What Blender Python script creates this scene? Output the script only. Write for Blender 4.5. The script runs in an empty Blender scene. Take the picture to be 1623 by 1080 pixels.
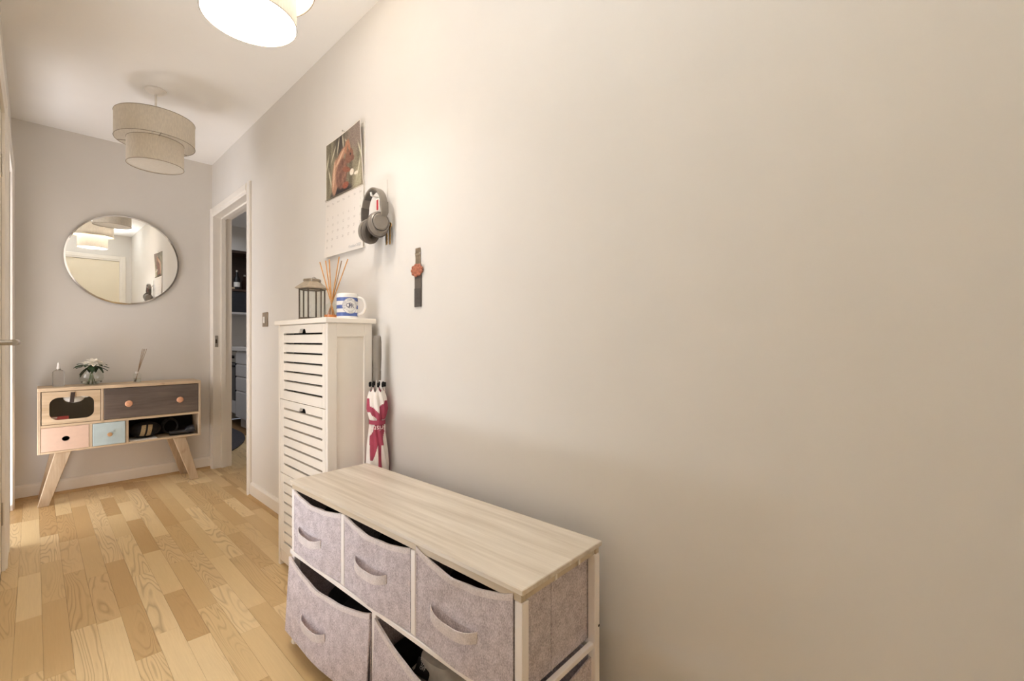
import bpy, bmesh, math, random
from mathutils import Vector, Matrix
random.seed(7)
sc = bpy.context.scene
COL = sc.collection
PI = math.pi
R = math.radians

# ------------------------------------------------------------------ camera, world, lights, exposure
CAM_H = 1.0065
cd = bpy.data.cameras.new('camera'); cam = bpy.data.objects.new('camera', cd); COL.objects.link(cam)
cd.sensor_fit = 'HORIZONTAL'; cd.sensor_width = 36.0
cd.lens = 724.8 / 1623 * 36.0
cd.clip_start = 0.02
cam.location = (0, 0, CAM_H)
cam.rotation_euler = (R(90), 0, R(-46.26))
sc.camera = cam

w = bpy.data.worlds.new('world'); sc.world = w; w.use_nodes = True
w.node_tree.nodes['Background'].inputs[0].default_value = (0.8, 0.87, 1.0, 1)
w.node_tree.nodes['Background'].inputs[1].default_value = 0.3

def area(name, loc, rot, sx, sy, power, col):
    l = bpy.data.lights.new(name, 'AREA'); l.shape = 'RECTANGLE'; l.size = sx; l.size_y = sy
    l.energy = power; l.color = col
    o = bpy.data.objects.new(name, l); COL.objects.link(o); o.location = loc; o.rotation_euler = rot
    return o
# lamps added for daylight through the two left doorways, inferred from the cool tint
area('side_room_window', (-1.75, 1.3, 1.35), (0, R(-90), 0), 1.5, 1.6, 11, (0.94, 0.91, 1.0))
area('far_room_window', (-1.75, 3.65, 1.35), (0, R(-90), 0), 1.5, 1.6, 28, (0.92, 0.93, 1.0))
area('side_room_floor_fill', (-0.46, 1.56, 0.03), (0, R(180), 0), 0.4, 1.3, 21, (0.9, 0.96, 1.0))  # added upward panel that lifts the ceiling; no such floor patch is known
area('far_room_floor_fill', (-0.6, 3.65, 0.03), (0, R(180), 0), 1.0, 1.6, 29, (0.96, 0.96, 1.0))  # another added floor panel, brightening the far ceiling
# added fill aimed at the ceiling over the camera, imitating a bounced flash
area('ceiling_bounce_fill', (0.38, 0.5, 1.2), (0, R(180), 0), 0.4, 0.4, 5.2, (0.92, 0.96, 1.0)).data.spread = R(62)
area('kitchen_ceiling_fill', (0.9, 5.6, 2.3), (0, 0, 0), 1.2, 1.2, 9, (0.88, 0.92, 1.0))  # added panel under the kitchen ceiling, in place of window daylight
PENDANT_POWER = 27
PENDANT_COL = (1.0, 0.97, 0.95)
sc.view_settings.view_transform = 'Standard'
sc.view_settings.look = 'None'
sc.view_settings.gamma = 1.0
sc.view_settings.use_curve_mapping = False
sc.view_settings.exposure = 0.3
sc.cycles.max_bounces = 12
sc.cycles.diffuse_bounces = 8
sc.cycles.glossy_bounces = 4
sc.cycles.transmission_bounces = 8
sc.cycles.transparent_max_bounces = 12
sc.cycles.sample_clamp_indirect = 6.0
sc.cycles.use_denoising = True
sc.cycles.caustics_reflective = False
sc.cycles.caustics_refractive = False

# ------------------------------------------------------------------ materials
def lin(c):
    f = lambda v: v / 12.92 if v <= 0.04045 else ((v + 0.055) / 1.055) ** 2.4
    return tuple(f(v / 255.0) for v in c) + (1.0,)

class NT:
    def __init__(s, name):
        s.m = bpy.data.materials.new(name); s.m.use_nodes = True
        s.t = s.m.node_tree; s.b = s.t.nodes['Principled BSDF']; s.out = s.t.nodes['Material Output']
    def n(s, typ, **kw):
        nd = s.t.nodes.new(typ)
        for k, v in kw.items():
            if k in nd.inputs: s.set(nd, k, v)
            else: setattr(nd, k, v)
        return nd
    def set(s, nd, k, v):
        i = nd.inputs[k]
        if hasattr(v, 'is_output') or isinstance(v, bpy.types.NodeSocket): s.t.links.new(v, i)
        else: i.default_value = v
    def math(s, op, a, b=0.0):
        nd = s.t.nodes.new('ShaderNodeMath'); nd.operation = op
        s.set(nd, 0, a); s.set(nd, 1, b); return nd.outputs[0]
    def mix(s, f, a, b, blend='MIX'):
        nd = s.t.nodes.new('ShaderNodeMix'); nd.data_type = 'RGBA'; nd.blend_type = blend
        for idx, v in ((0, f), (6, a), (7, b)):
            i = nd.inputs[idx]
            if isinstance(v, bpy.types.NodeSocket): s.t.links.new(v, i)
            else: i.default_value = v
        return nd.outputs[2]
    def coord(s, scale=(1, 1, 1), rnd=0.0):
        tc = s.t.nodes.new('ShaderNodeTexCoord').outputs['Object']
        if rnd:
            oi = s.t.nodes.new('ShaderNodeObjectInfo')
            sc_ = s.t.nodes.new('ShaderNodeVectorMath'); sc_.operation = 'SCALE'
            cx = s.t.nodes.new('ShaderNodeCombineXYZ')
            s.t.links.new(oi.outputs['Random'], cx.inputs[0])
            s.t.links.new(s.math('MULTIPLY', oi.outputs['Random'], 7.3), cx.inputs[1])
            s.t.links.new(s.math('MULTIPLY', oi.outputs['Random'], 3.1), cx.inputs[2])
            s.t.links.new(cx.outputs[0], sc_.inputs[0]); sc_.inputs['Scale'].default_value = rnd
            ad = s.t.nodes.new('ShaderNodeVectorMath'); ad.operation = 'ADD'
            s.t.links.new(tc, ad.inputs[0]); s.t.links.new(sc_.outputs[0], ad.inputs[1]); tc = ad.outputs[0]
        mp = s.t.nodes.new('ShaderNodeMapping'); mp.inputs['Scale'].default_value = scale
        s.t.links.new(tc, mp.inputs[0]); return mp.outputs[0]
    def noise(s, vec, scale, detail=3.0, rough=0.5, dist=0.0):
        nd = s.n('ShaderNodeTexNoise'); s.t.links.new(vec, nd.inputs['Vector'])
        nd.inputs['Scale'].default_value = scale; nd.inputs['Detail'].default_value = detail
        nd.inputs['Roughness'].default_value = rough; nd.inputs['Distortion'].default_value = dist
        return nd.outputs['Fac']
    def ramp(s, f, stops):
        nd = s.t.nodes.new('ShaderNodeValToRGB'); s.t.links.new(f, nd.inputs[0])
        el = nd.color_ramp.elements
        while len(el) < len(stops): el.new(0.5)
        for e, (p, c) in zip(el, stops): e.position = p; e.color = c
        return nd.outputs[0]
    def bump(s, h, strength=0.2, dist=0.002):
        nd = s.t.nodes.new('ShaderNodeBump'); nd.inputs['Strength'].default_value = strength
        nd.inputs['Distance'].default_value = dist; s.t.links.new(h, nd.inputs['Height'])
        s.t.links.new(nd.outputs[0], s.b.inputs['Normal'])
    def base(s, c, rough=0.5, metal=0.0, spec=0.5):
        if isinstance(c, bpy.types.NodeSocket): s.t.links.new(c, s.b.inputs['Base Color'])
        else: s.b.inputs['Base Color'].default_value = c
        s.b.inputs['Roughness'].default_value = rough; s.b.inputs['Metallic'].default_value = metal
        s.b.inputs['Specular IOR Level'].default_value = spec
        return s.m

def plain(name, rgb, rough=0.5, metal=0.0, var=0.06, vs=30.0, spec=0.5, bump=0.0):
    t = NT(name); c = lin(rgb)
    v = t.noise(t.coord(), vs, 3)
    d = tuple(x * (1 - var) for x in c[:3]) + (1,); l = tuple(min(1, x * (1 + var)) for x in c[:3]) + (1,)
    t.base(t.ramp(v, [(0.3, d), (0.7, l)]), rough, metal, spec)
    if bump: t.bump(v, bump, 0.001)
    return t.m

def wood(name, c1, c2, long='Y', fine=60.0, coarse=7.0, rough=0.45, knots=0.0, rnd=3.0, st=0.12):
    t = NT(name)
    s = {'X': (st, 1, 1), 'Y': (1, st, 1), 'Z': (1, 1, st)}[long]
    v = t.coord(s, rnd)
    a = t.noise(v, coarse, 4, 0.6, 1.2); b = t.noise(v, fine, 3, 0.6, 0.3)
    f = t.math('ADD', t.math('MULTIPLY', a, 0.65), t.math('MULTIPLY', b, 0.35))
    c = t.ramp(f, [(0.36, lin(c2)), (0.62, lin(c1))])
    if knots:
        k = t.noise(t.coord((1, 1, 1), rnd), 11.0, 1)
        kk = t.ramp(k, [(0.70, (0, 0, 0, 1)), (0.78, (1, 1, 1, 1))])
        c = t.mix(t.math('MULTIPLY', kk, knots), c, lin((120, 84, 52)))
    t.base(c, rough); t.bump(b, 0.08, 0.001)
    return t.m

def floor_wood():
    t = NT('oak_laminate')
    oi = t.t.nodes.new('ShaderNodeObjectInfo')
    v = t.coord((1, 0.11, 1), 9.0)
    a = t.noise(v, 14.0, 1.5, 0.4, 0.35)
    rings = t.math('FRACT', t.math('MULTIPLY', a, 19.0))
    line = t.ramp(rings, [(0.0, (1, 1, 1, 1)), (0.22, (0.15, 0.15, 0.15, 1)), (0.75, (0, 0, 0, 1)), (1.0, (0.8, 0.8, 0.8, 1))])
    mask = t.ramp(t.noise(v, 5.0, 1.0), [(0.42, (0, 0, 0, 1)), (0.58, (1, 1, 1, 1))])
    fine = t.noise(t.coord((1, 0.04, 1), 5.0), 260.0, 2.0, 0.6)
    tone = t.ramp(oi.outputs['Random'], [(0.0, lin((196, 162, 112))), (0.3, lin((216, 188, 138))), (0.55, lin((228, 202, 153))), (0.8, lin((237, 213, 166))), (1.0, lin((203, 170, 120)))])
    c = t.mix(t.math('MULTIPLY', t.math('MULTIPLY', line, mask), 0.5), tone, lin((132, 92, 50)))
    c = t.mix(t.math('MULTIPLY', fine, 0.22), c, lin((150, 112, 70)))
    t.base(c, 0.38, 0, 0.35)
    return t.m

def felt(name, c1, c2):
    t = NT(name)
    a = t.noise(t.coord((1, 1, 0.6)), 420.0, 3, 0.7); b = t.noise(t.coord(), 38.0, 5, 0.65)
    f = t.math('ADD', t.math('MULTIPLY', a, 0.68), t.math('MULTIPLY', b, 0.32))
    t.base(t.ramp(f, [(0.36, lin(c2)), (0.6, lin(c1))]), 0.95, 0, 0.1); t.bump(a, 0.35, 0.0012)
    return t.m

def glass(name, tint=(1, 1, 1, 1), rough=0.0, ior=1.45, thin=0.0):
    t = NT(name)
    t.base(tint, rough); t.b.inputs['Transmission Weight'].default_value = 1.0; t.b.inputs['IOR'].default_value = ior
    if thin:                                     # clear sheet: mostly straight through, some gloss
        tr = t.n('ShaderNodeBsdfTransparent'); mx = t.n('ShaderNodeMixShader')
        gl = t.n('ShaderNodeBsdfGlossy'); gl.inputs['Roughness'].default_value = 0.03
        tr.inputs[0].default_value = tint
        mx.inputs[0].default_value = thin
        t.t.links.new(tr.outputs[0], mx.inputs[1]); t.t.links.new(gl.outputs[0], mx.inputs[2])
        t.t.links.new(mx.outputs[0], t.out.inputs['Surface'])
    return t.m

def shade_fabric(name, col, trans):
    t = NT(name)
    v = t.noise(t.coord((1, 1, 0.3)), 160.0, 3, 0.6)
    c = t.ramp(v, [(0.3, tuple(x * 0.86 for x in lin(col)[:3]) + (1,)), (0.7, lin(col))])
    d = t.n('ShaderNodeBsdfDiffuse'); tl = t.n('ShaderNodeBsdfTranslucent'); mx = t.n('ShaderNodeMixShader')
    t.t.links.new(c, d.inputs[0]); t.t.links.new(c, tl.inputs[0]); mx.inputs[0].default_value = trans
    t.t.links.new(d.outputs[0], mx.inputs[1]); t.t.links.new(tl.outputs[0], mx.inputs[2])
    t.t.links.new(mx.outputs[0], t.out.inputs['Surface'])
    return t.m

def diffuser_mat():
    t = NT('lamp_diffuser')
    tr = t.n('ShaderNodeBsdfTransparent'); tl = t.n('ShaderNodeBsdfTranslucent'); d = t.n('ShaderNodeBsdfDiffuse')
    v = t.noise(t.coord(), 60.0)
    c = t.ramp(v, [(0.3, lin((244, 240, 232))), (0.7, lin((250, 247, 240)))])
    t.t.links.new(c, tl.inputs[0]); t.t.links.new(c, d.inputs[0])
    m1 = t.n('ShaderNodeMixShader'); m1.inputs[0].default_value = 0.5
    t.t.links.new(d.outputs[0], m1.inputs[1]); t.t.links.new(tl.outputs[0], m1.inputs[2])
    m2 = t.n('ShaderNodeMixShader'); m2.inputs[0].default_value = 0.72
    t.t.links.new(tr.outputs[0], m2.inputs[1]); t.t.links.new(m1.outputs[0], m2.inputs[2])
    t.t.links.new(m2.outputs[0], t.out.inputs['Surface'])
    return t.m

def emit(name, rgb, strength):
    t = NT(name); t.base(lin(rgb), 0.4)
    t.b.inputs['Emission Color'].default_value = lin(rgb); t.b.inputs['Emission Strength'].default_value = strength
    return t.m

def vcol(name, rough=0.5):
    t = NT(name); a = t.n('ShaderNodeVertexColor'); a.layer_name = 'print'
    t.base(a.outputs['Color'], rough); return t.m

M = dict(
    wall=plain('wall_paint', (222, 218, 212), 0.85, 0, 0.012, 5.0, 0.25, 0.03),
    ceil=plain('ceiling_paint', (248, 246, 243), 0.9, 0, 0.01, 4.0, 0.2),
    trim=plain('white_satin_paint', (236, 230, 221), 0.42, 0, 0.015, 12.0),
    door=plain('door_paint', (232, 222, 200), 0.45, 0, 0.015, 6.0),
    floor=floor_wood(),
    underlay=plain('floor_underlay', (140, 106, 66), 0.7),
    bead=wood('floor_bead_oak', (196, 164, 116), (168, 134, 88), 'Y'),
    beadx=wood('floor_bead_oak_cross', (196, 164, 116), (168, 134, 88), 'X'),
    pine=wood('pine', (212, 190, 160), (184, 158, 126), 'X', 70, 9, 0.5, 0.6),
    pinez=wood('pine_upright', (206, 186, 160), (176, 152, 124), 'Z', 70, 9, 0.5, 0.5),
    grey_wood=wood('grey_stained_wood', (116, 102, 92), (86, 75, 68), 'X', 80, 10, 0.55, 0.25),
    pink=plain('blush_paint', (218, 188, 168), 0.55, 0, 0.03, 40),
    blue=plain('pale_blue_paint', (184, 201, 204), 0.55, 0, 0.05, 22),
    copper=plain('pale_copper', (226, 168, 132), 0.4, 0.25, 0.1, 90),
    oakknob=plain('oak_knob', (196, 154, 108), 0.5),
    dark=plain('dark_void', (16, 14, 13), 0.8),  # near-black colour standing in for shade inside holes and gaps
    leather=plain('dark_leather', (52, 38, 30), 0.5, 0, 0.2, 60),
    white=plain('white_laminate', (238, 231, 220), 0.45, 0, 0.012, 10),
    metalw=plain('white_powder_coat', (246, 240, 238), 0.4, 0, 0.015, 20),
    board=wood('whitewashed_oak', (230, 221, 207), (196, 183, 165), 'Y', 70, 11.0, 0.35, 0, 0.0, 0.045),
    boardedge=wood('whitewashed_oak_edge', (214, 200, 178), (194, 178, 154), 'Y', 60, 9, 0.45, 0, 0.0),
    felt=felt('grey_felt', (226, 217, 222), (160, 150, 156)),
    hem=felt('grey_felt_hem', (234, 226, 226), (200, 191, 192)),
    black=plain('black_plastic', (22, 21, 21), 0.4, 0, 0.1),
    blackcloth=plain('black_cloth', (30, 27, 26), 0.9, 0, 0.25, 70, 0.2),
    browncloth=plain('dark_brown_cloth', (58, 38, 30), 0.9, 0, 0.25, 60, 0.2),
    steel=plain('brushed_steel', (190, 184, 174), 0.32, 0.9, 0.05, 80),
    chrome=plain('polished_chrome', (214, 210, 204), 0.12, 1.0, 0.02, 30),
    nickel=plain('aged_nickel', (158, 144, 126), 0.45, 0.75, 0.12, 60),
    zinc=plain('weathered_zinc', (176, 162, 142), 0.5, 0.45, 0.15, 50),
    zincdark=plain('dark_lantern_frame', (92, 80, 68), 0.5, 0.5, 0.2, 50),
    hp=plain('warm_grey_plastic', (128, 120, 110), 0.42, 0.15, 0.04, 50),
    hpdark=plain('dark_grey_leatherette', (92, 84, 76), 0.6, 0, 0.1, 70),
    brass=plain('brass', (196, 156, 92), 0.35, 0.85, 0.08, 60),
    red=plain('red_enamel', (178, 44, 52), 0.45),
    paper=plain('paper', (240, 236, 228), 0.8, 0, 0.01, 10, 0.2),
    ink=plain('grey_ink', (172, 164, 156), 0.8),
    inkblue=plain('navy_ink', (44, 52, 92), 0.6),
    inkgrey=plain('slate_ink', (140, 146, 152), 0.8),
    crimson=plain('crimson_nylon', (160, 58, 82), 0.6, 0, 0.12, 26),
    nylon=plain('white_nylon', (234, 226, 218), 0.6, 0, 0.04, 26),
    letter=plain('pale_lettering', (244, 226, 222), 0.6),
    clear=glass('clear_glass', (0.97, 0.985, 0.98, 1), 0.0, 1.45),
    pane=glass('clear_pane', (0.97, 0.98, 0.97, 1), 0, 1.45, 0.045),
    acrylic=glass('acrylic_pane', (0.93, 0.93, 0.92, 1), 0, 1.45, 0.06),
    frosted=glass('frosted_glass', (0.95, 0.95, 0.95, 1), 0.25, 1.3),
    water=glass('vase_water', (0.95, 0.98, 0.94, 1), 0.0, 1.33),
    oil=plain('amber_oil', (214, 128, 62), 0.2),
    oilglass=glass('amber_liquid', (0.98, 0.66, 0.38, 1), 0.0, 1.4),
    reed=plain('rattan_reed', (196, 138, 70), 0.7, 0, 0.15, 40),
    reedgrey=plain('weathered_reed', (150, 126, 100), 0.8, 0, 0.15, 40),
    leaf=plain('leaf_green', (52, 72, 44), 0.5, 0, 0.3, 40),
    stem=plain('stem_green', (112, 126, 80), 0.6, 0, 0.2, 60),
    petal=plain('white_petal', (246, 241, 230), 0.6, 0, 0.03, 40),
    ceramic=plain('white_glaze', (240, 236, 230), 0.15, 0, 0.01, 10),
    shadefar=shade_fabric('linen_shade', (232, 224, 210), 0.3),  # same linen, lightened in colour for the unlit lamp
    shadenear=shade_fabric('linen_shade_lit', (214, 204, 188), 0.02),  # darker, denser copy for the lit lamp: glow held down in the material
    rim=plain('shade_rim', (150, 138, 120), 0.6),
    shadein=plain('shade_ring', (236, 230, 220), 0.6),
    diffuser=diffuser_mat(),
    bulb=emit('lit_bulb', (255, 236, 206), 4.0),
    cable=plain('white_cable', (240, 236, 230), 0.4),
    mirror=NT('mirror_silver').base((0.93, 0.93, 0.91, 1), 0.0, 1.0),
    kit=plain('kitchen_front', (214, 210, 208), 0.35, 0, 0.015, 8),
    worktop=plain('kitchen_worktop', (230, 224, 218), 0.3, 0, 0.03, 90),
    walnut=wood('dark_walnut', (78, 58, 48), (54, 40, 34), 'X'),
    rug=felt('charcoal_rug', (92, 90, 94), (66, 64, 68)),
    slate=plain('blue_black_gloss', (40, 42, 50), 0.2, 0, 0.1),
    vprint=vcol('printed_page', 0.6), vglaze=vcol('printed_glaze', 0.15),
    tan=plain('tan_weave', (150, 128, 92), 0.9, 0, 0.4, 260),
    cream=plain('cream_canvas', (226, 216, 198), 0.9, 0, 0.05, 60),
    greycanvas=plain('grey_canvas', (212, 204, 192), 0.9, 0, 0.08, 60),
)

# ------------------------------------------------------------------ mesh helpers
def root_of(o):
    while o.parent: o = o.parent
    return o

class MB:
    def __init__(s): s.bm = bmesh.new()
    def box(s, a, b, bev=0.0, seg=1, mtx=None):
        t = bmesh.new(); bmesh.ops.create_cube(t, size=1.0)
        c = [(a[i] + b[i]) / 2 for i in range(3)]; d = [abs(b[i] - a[i]) for i in range(3)]
        for v in t.verts: v.co = Vector((v.co[i] * d[i] + c[i] for i in range(3)))
        if bev: bmesh.ops.bevel(t, geom=t.edges[:], offset=min(bev, min(d) * 0.45), segments=seg, affect='EDGES', profile=0.5)
        return s.take(t, mtx)
    def take(s, t, mtx=None):
        if mtx is not None: t.transform(mtx)
        mp = {v: s.bm.verts.new(v.co) for v in t.verts}
        for f in t.faces:
            try: s.bm.faces.new([mp[v] for v in f.verts])
            except ValueError: pass
        t.free(); return s
    def prism(s, poly, fn, d0, d1, holes=()):       # fn(x, y, d) -> point
        t = bmesh.new()
        n = len(poly)
        A = [t.verts.new(fn(x, y, d0)) for x, y in poly]; B = [t.verts.new(fn(x, y, d1)) for x, y in poly]
        t.faces.new(A); t.faces.new(B[::-1])
        for i in range(n): t.faces.new([A[i], B[i], B[(i + 1) % n], A[(i + 1) % n]])
        bmesh.ops.recalc_face_normals(t, faces=t.faces[:])
        return s.take(t)
    def frame(s, outer, inner, fn, d0, d1):          # same number of points
        t = bmesh.new(); n = len(outer)
        L = [[t.verts.new(fn(x, y, d)) for x, y in p] for d in (d0, d1) for p in (outer, inner)]
        oA, iA, oB, iB = L
        for i in range(n):
            j = (i + 1) % n
            t.faces.new([oA[i], oA[j], iA[j], iA[i]]); t.faces.new([oB[i], iB[i], iB[j], oB[j]])
            t.faces.new([oA[i], oB[i], oB[j], oA[j]]); t.faces.new([iA[i], iA[j], iB[j], iB[i]])
        bmesh.ops.recalc_face_normals(t, faces=t.faces[:])
        return s.take(t)
    def tube(s, pts, r, n=8, closed=False):
        pts = [Vector(p) for p in pts]; m = len(pts); t = bmesh.new(); rings = []
        up = None
        for i in range(m):
            if closed: d = pts[(i + 1) % m] - pts[i - 1]
            else: d = pts[min(i + 1, m - 1)] - pts[max(i - 1, 0)]
            d.normalize()
            if up is None: up = Vector((0, 0, 1)) if abs(d.z) < 0.9 else Vector((1, 0, 0))
            x = d.cross(up); x.normalize(); y = x.cross(d); y.normalize(); up = y
            rr = r[i] if isinstance(r, (list, tuple)) else r
            rings.append([t.verts.new(pts[i] + (x * math.cos(2 * PI * k / n) + y * math.sin(2 * PI * k / n)) * rr) for k in range(n)])
        for i in range(m if closed else m - 1):
            a, b = rings[i], rings[(i + 1) % m]
            for k in range(n): t.faces.new([a[k], a[(k + 1) % n], b[(k + 1) % n], b[k]])
        if not closed: t.faces.new(rings[0][::-1]); t.faces.new(rings[-1])
        bmesh.ops.recalc_face_normals(t, faces=t.faces[:])
        return s.take(t)
    def lathe(s, prof, c=(0, 0, 0), n=32, mtx=None, closed=False, sx=1, sy=1):
        t = bmesh.new(); rings = []
        for r, z in prof:
            if r < 1e-6: rings.append([t.verts.new((c[0], c[1], c[2] + z))])
            else: rings.append([t.verts.new((c[0] + sx * r * math.cos(2 * PI * k / n), c[1] + sy * r * math.sin(2 * PI * k / n), c[2] + z)) for k in range(n)])
        m = len(rings)
        for i in range(m if closed else m - 1):
            a, b = rings[i], rings[(i + 1) % m]
            for k in range(n):
                k2 = (k + 1) % n
                if len(a) == 1 and len(b) == 1: continue
                if len(a) == 1: t.faces.new([a[0], b[k], b[k2]])
                elif len(b) == 1: t.faces.new([a[k], b[0], a[k2]])
                else: t.faces.new([a[k], b[k], b[k2], a[k2]])
        bmesh.ops.recalc_face_normals(t, faces=t.faces[:])
        return s.take(t, mtx)
    def ball(s, c, r, n=16, mtx=None):
        t = bmesh.new(); bmesh.ops.create_uvsphere(t, u_segments=n, v_segments=max(6, n // 2), radius=1.0)
        rr = r if isinstance(r, (tuple, list)) else (r, r, r)
        for v in t.verts: v.co = Vector((v.co[i] * rr[i] for i in range(3)))
        if mtx is not None: t.transform(mtx)
        for v in t.verts: v.co += Vector(c)
        return s.take(t)
    def sheet(s, fn, nu, nv, th):                     # fn(a, b) -> (point, normal); solid slab
        t = bmesh.new(); F = []; B = []
        for i in range(nu + 1):
            f = []; b = []
            for j in range(nv + 1):
                p, nn = fn(i / nu, j / nv); p = Vector(p); nn = Vector(nn)
                f.append(t.verts.new(p)); b.append(t.verts.new(p - nn * th))
            F.append(f); B.append(b)
        for i in range(nu):
            for j in range(nv):
                t.faces.new([F[i][j], F[i + 1][j], F[i + 1][j + 1], F[i][j + 1]])
                t.faces.new([B[i][j], B[i][j + 1], B[i + 1][j + 1], B[i + 1][j]])
        for i in range(nu):
            for j in (0, nv): t.faces.new([F[i][j], F[i + 1][j], B[i + 1][j], B[i][j]])
        for j in range(nv):
            for i in (0, nu): t.faces.new([F[i][j], F[i][j + 1], B[i][j + 1], B[i][j]])
        bmesh.ops.recalc_face_normals(t, faces=t.faces[:])
        return s.take(t)
    def build(s, name, mat, parent=None, smooth=True, loc=None, local=False, angle=35):
        me = bpy.data.meshes.new(name)
        off = Vector((0, 0, 0))
        if parent is not None and not local: off = root_of(parent).location.copy()
        if loc is not None: off = Vector(loc)
        if off.length: bmesh.ops.translate(s.bm, verts=s.bm.verts[:], vec=-off)
        s.bm.to_mesh(me); s.bm.free(); me.materials.append(mat)
        if smooth:
            me.polygons.foreach_set('use_smooth', [True] * len(me.polygons))
            me.set_sharp_from_angle(angle=R(angle))
        o = bpy.data.objects.new(name, me); COL.objects.link(o)
        if parent is not None: o.parent = parent
        if loc is not None: o.location = loc
        return o

def tag(o, label=None, cat=None, group=None, kind=None):
    if label: o['label'] = label
    if cat: o['category'] = cat
    if group: o['group'] = group
    if kind: o['kind'] = kind
    return o
def thing(name, label, cat, loc, rotz=0.0, group=None):
    o = bpy.data.objects.new(name, None); COL.objects.link(o); o.empty_display_size = 0.05
    o.location = loc; o.rotation_euler = (0, 0, rotz)
    return tag(o, label, cat, group)
def struct(name, mb, mat, parent=None, **kw):
    o = mb.build(name, mat, parent, **kw)
    if parent is None: o['kind'] = 'structure'
    return o
def text_bm(txt, size, align='CENTER', fn=None, res=2):
    cu = bpy.data.curves.new('t', 'FONT'); cu.body = txt; cu.size = size; cu.align_x = align; cu.align_y = 'CENTER'
    cu.resolution_u = res
    o = bpy.data.objects.new('t', cu); COL.objects.link(o)
    bpy.context.view_layer.update()
    me = bpy.data.meshes.new_from_object(o.evaluated_get(bpy.context.evaluated_depsgraph_get()))
    bm = bmesh.new(); bm.from_mesh(me)
    bpy.data.objects.remove(o); bpy.data.curves.remove(cu); bpy.data.meshes.remove(me)
    if fn:
        for v in bm.verts: v.co = Vector(fn(v.co.x, v.co.y))
    return bm

XYZ = lambda x, y, d: (x, d, y)      # polygon in X-Z, depth along Y
YZX = lambda x, y, d: (d, x, y)      # polygon in Y-Z, depth along X
XYd = lambda x, y, d: (x, y, d)

# ------------------------------------------------------------------ room
W = 0.977; E = 4.235; XL = -0.098; YB = -0.17; H = 2.4
TH = 0.12
DY0, DY1, DZ = 3.345, 4.165, 1.975            # kitchen doorway opening in the right wall
# right wall
mb = MB()
mb.box((W, YB - TH, 0), (W + TH, DY0 - 0.012, H)); mb.box((W, DY0 - 0.012, DZ + 0.012), (W + TH, DY1 + 0.012, H)); mb.box((W, DY1 + 0.012, 0), (W + TH, E + TH, H))
struct('wall_right', mb, M['wall'], smooth=False)
mb = MB(); mb.box((XL - TH, E, 0), (W, E + TH, H)); struct('wall_far', mb, M['wall'], smooth=False)
# left wall: open doorway to the side room, closed door, second doorway opened to let daylight in
LO = [(1.2, 1.95), (2.12, 2.98), (3.29, 4.0)]
LZ = 2.0
mb = MB(); y = YB - TH
for a, b in LO:
    mb.box((XL - TH, y, 0), (XL, a, H)); mb.box((XL - TH, a, LZ), (XL, b, H)); y = b
mb.box((XL - TH, y, 0), (XL, E, H)); struct('wall_left', mb, M['wall'], smooth=False)
FX0, FX1 = 0.02, 0.845
mb = MB(); mb.box((XL, YB - TH, 0), (FX0, YB, H)); mb.box((FX0, YB - TH, 2.03), (FX1, YB, H)); mb.box((FX1, YB - TH, 0), (W, YB, H))
struct('wall_near', mb, M['wall'], smooth=False)
mb = MB(); mb.box((XL - TH, YB - TH, H), (W + TH, E + TH, H + 0.1)); struct('ceiling', mb, M['ceil'], smooth=False)
# floor: underlay slab with planks as parts
mb = MB(); mb.box((XL - TH, YB - TH, -0.06), (W + TH, E + TH, -0.008)); floor = struct('floor', mb, M['underlay'], smooth=False)
SW = 0.0667
anch = {-2: 2.3, -1: 2.855, 0: 2.95, 1: 2.75, 2: 2.63, 3: 2.249, 4: 2.512, 5: 1.84, 6: 2.03, 7: 2.16, 8: 1.9, 9: 2.4, 10: 2.2}
def planks(k0, k1, ya, yb, parent, xa=-9, xb=9):
    for k in range(k0, k1 + 1):
        x0 = max(0.02 + SW * k, xa); x1 = min(0.02 + SW * (k + 1), xb)
        if x1 - x0 < 0.004: continue
        js = [anch.get(k, ya + random.uniform(0.05, 0.4))]
        while js[-1] < yb: js.append(js[-1] + random.choice((0.405, 0.45, 0.5, 0.56, 0.62)))
        js.insert(0, js[0] - random.choice((0.405, 0.45, 0.555)))
        while js[0] > ya: js.insert(0, js[0] - random.choice((0.405, 0.45, 0.5, 0.56)))
        for a, b in zip(js, js[1:]):
            a = max(a, ya); b = min(b, yb)
            if b - a < 0.01: continue
            t = MB(); t.box((x0 + 0.0002, a + 0.0002, -0.008), (x1 - 0.0002, b - 0.0002, 0.0), 0.0003)
            c = ((x0 + x1) / 2, (a + b) / 2, 0)
            bmesh.ops.translate(t.bm, verts=t.bm.verts[:], vec=-Vector(c))
            o = t.build('plank', M['floor'], None, smooth=False); o.parent = parent; o.location = c
planks(-2, 14, YB, E, floor, XL, W)
# baseboards and floor beads
def base_prof(h=0.092, d=0.015): return [(0, 0), (d, 0), (d, h - 0.014), (d - 0.003, h - 0.008), (d - 0.008, h - 0.002), (0, h)]
mb = MB(); mb.prism(base_prof(), lambda x, y, d: (d, E - x, y), XL, W); struct('baseboard_far', mb, M['trim'], smooth=False)
mb = MB(); mb.prism(base_prof(), lambda x, y, d: (W - x, d, y), YB, DY0 - 0.085); struct('baseboard_right', mb, M['trim'], smooth=False)
mb = MB()
for a, b in ((YB, 1.13), (2.02, 2.05), (3.05, 3.22), (4.07, E)): mb.prism(base_prof(), lambda x, y, d: (XL + x, d, y), a, b)
struct('baseboard_left', mb, M['trim'], smooth=False)
quad = [(0, 0), (0.016, 0)] + [(0.016 * math.cos(a), 0.016 * math.sin(a)) for a in (0.4, 0.8, 1.2)] + [(0, 0.016)]
mb = MB(); mb.prism(quad, lambda x, y, d: (d, E - 0.015 - x, y), XL, W); struct('trim_1', mb, M['beadx'])
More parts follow.
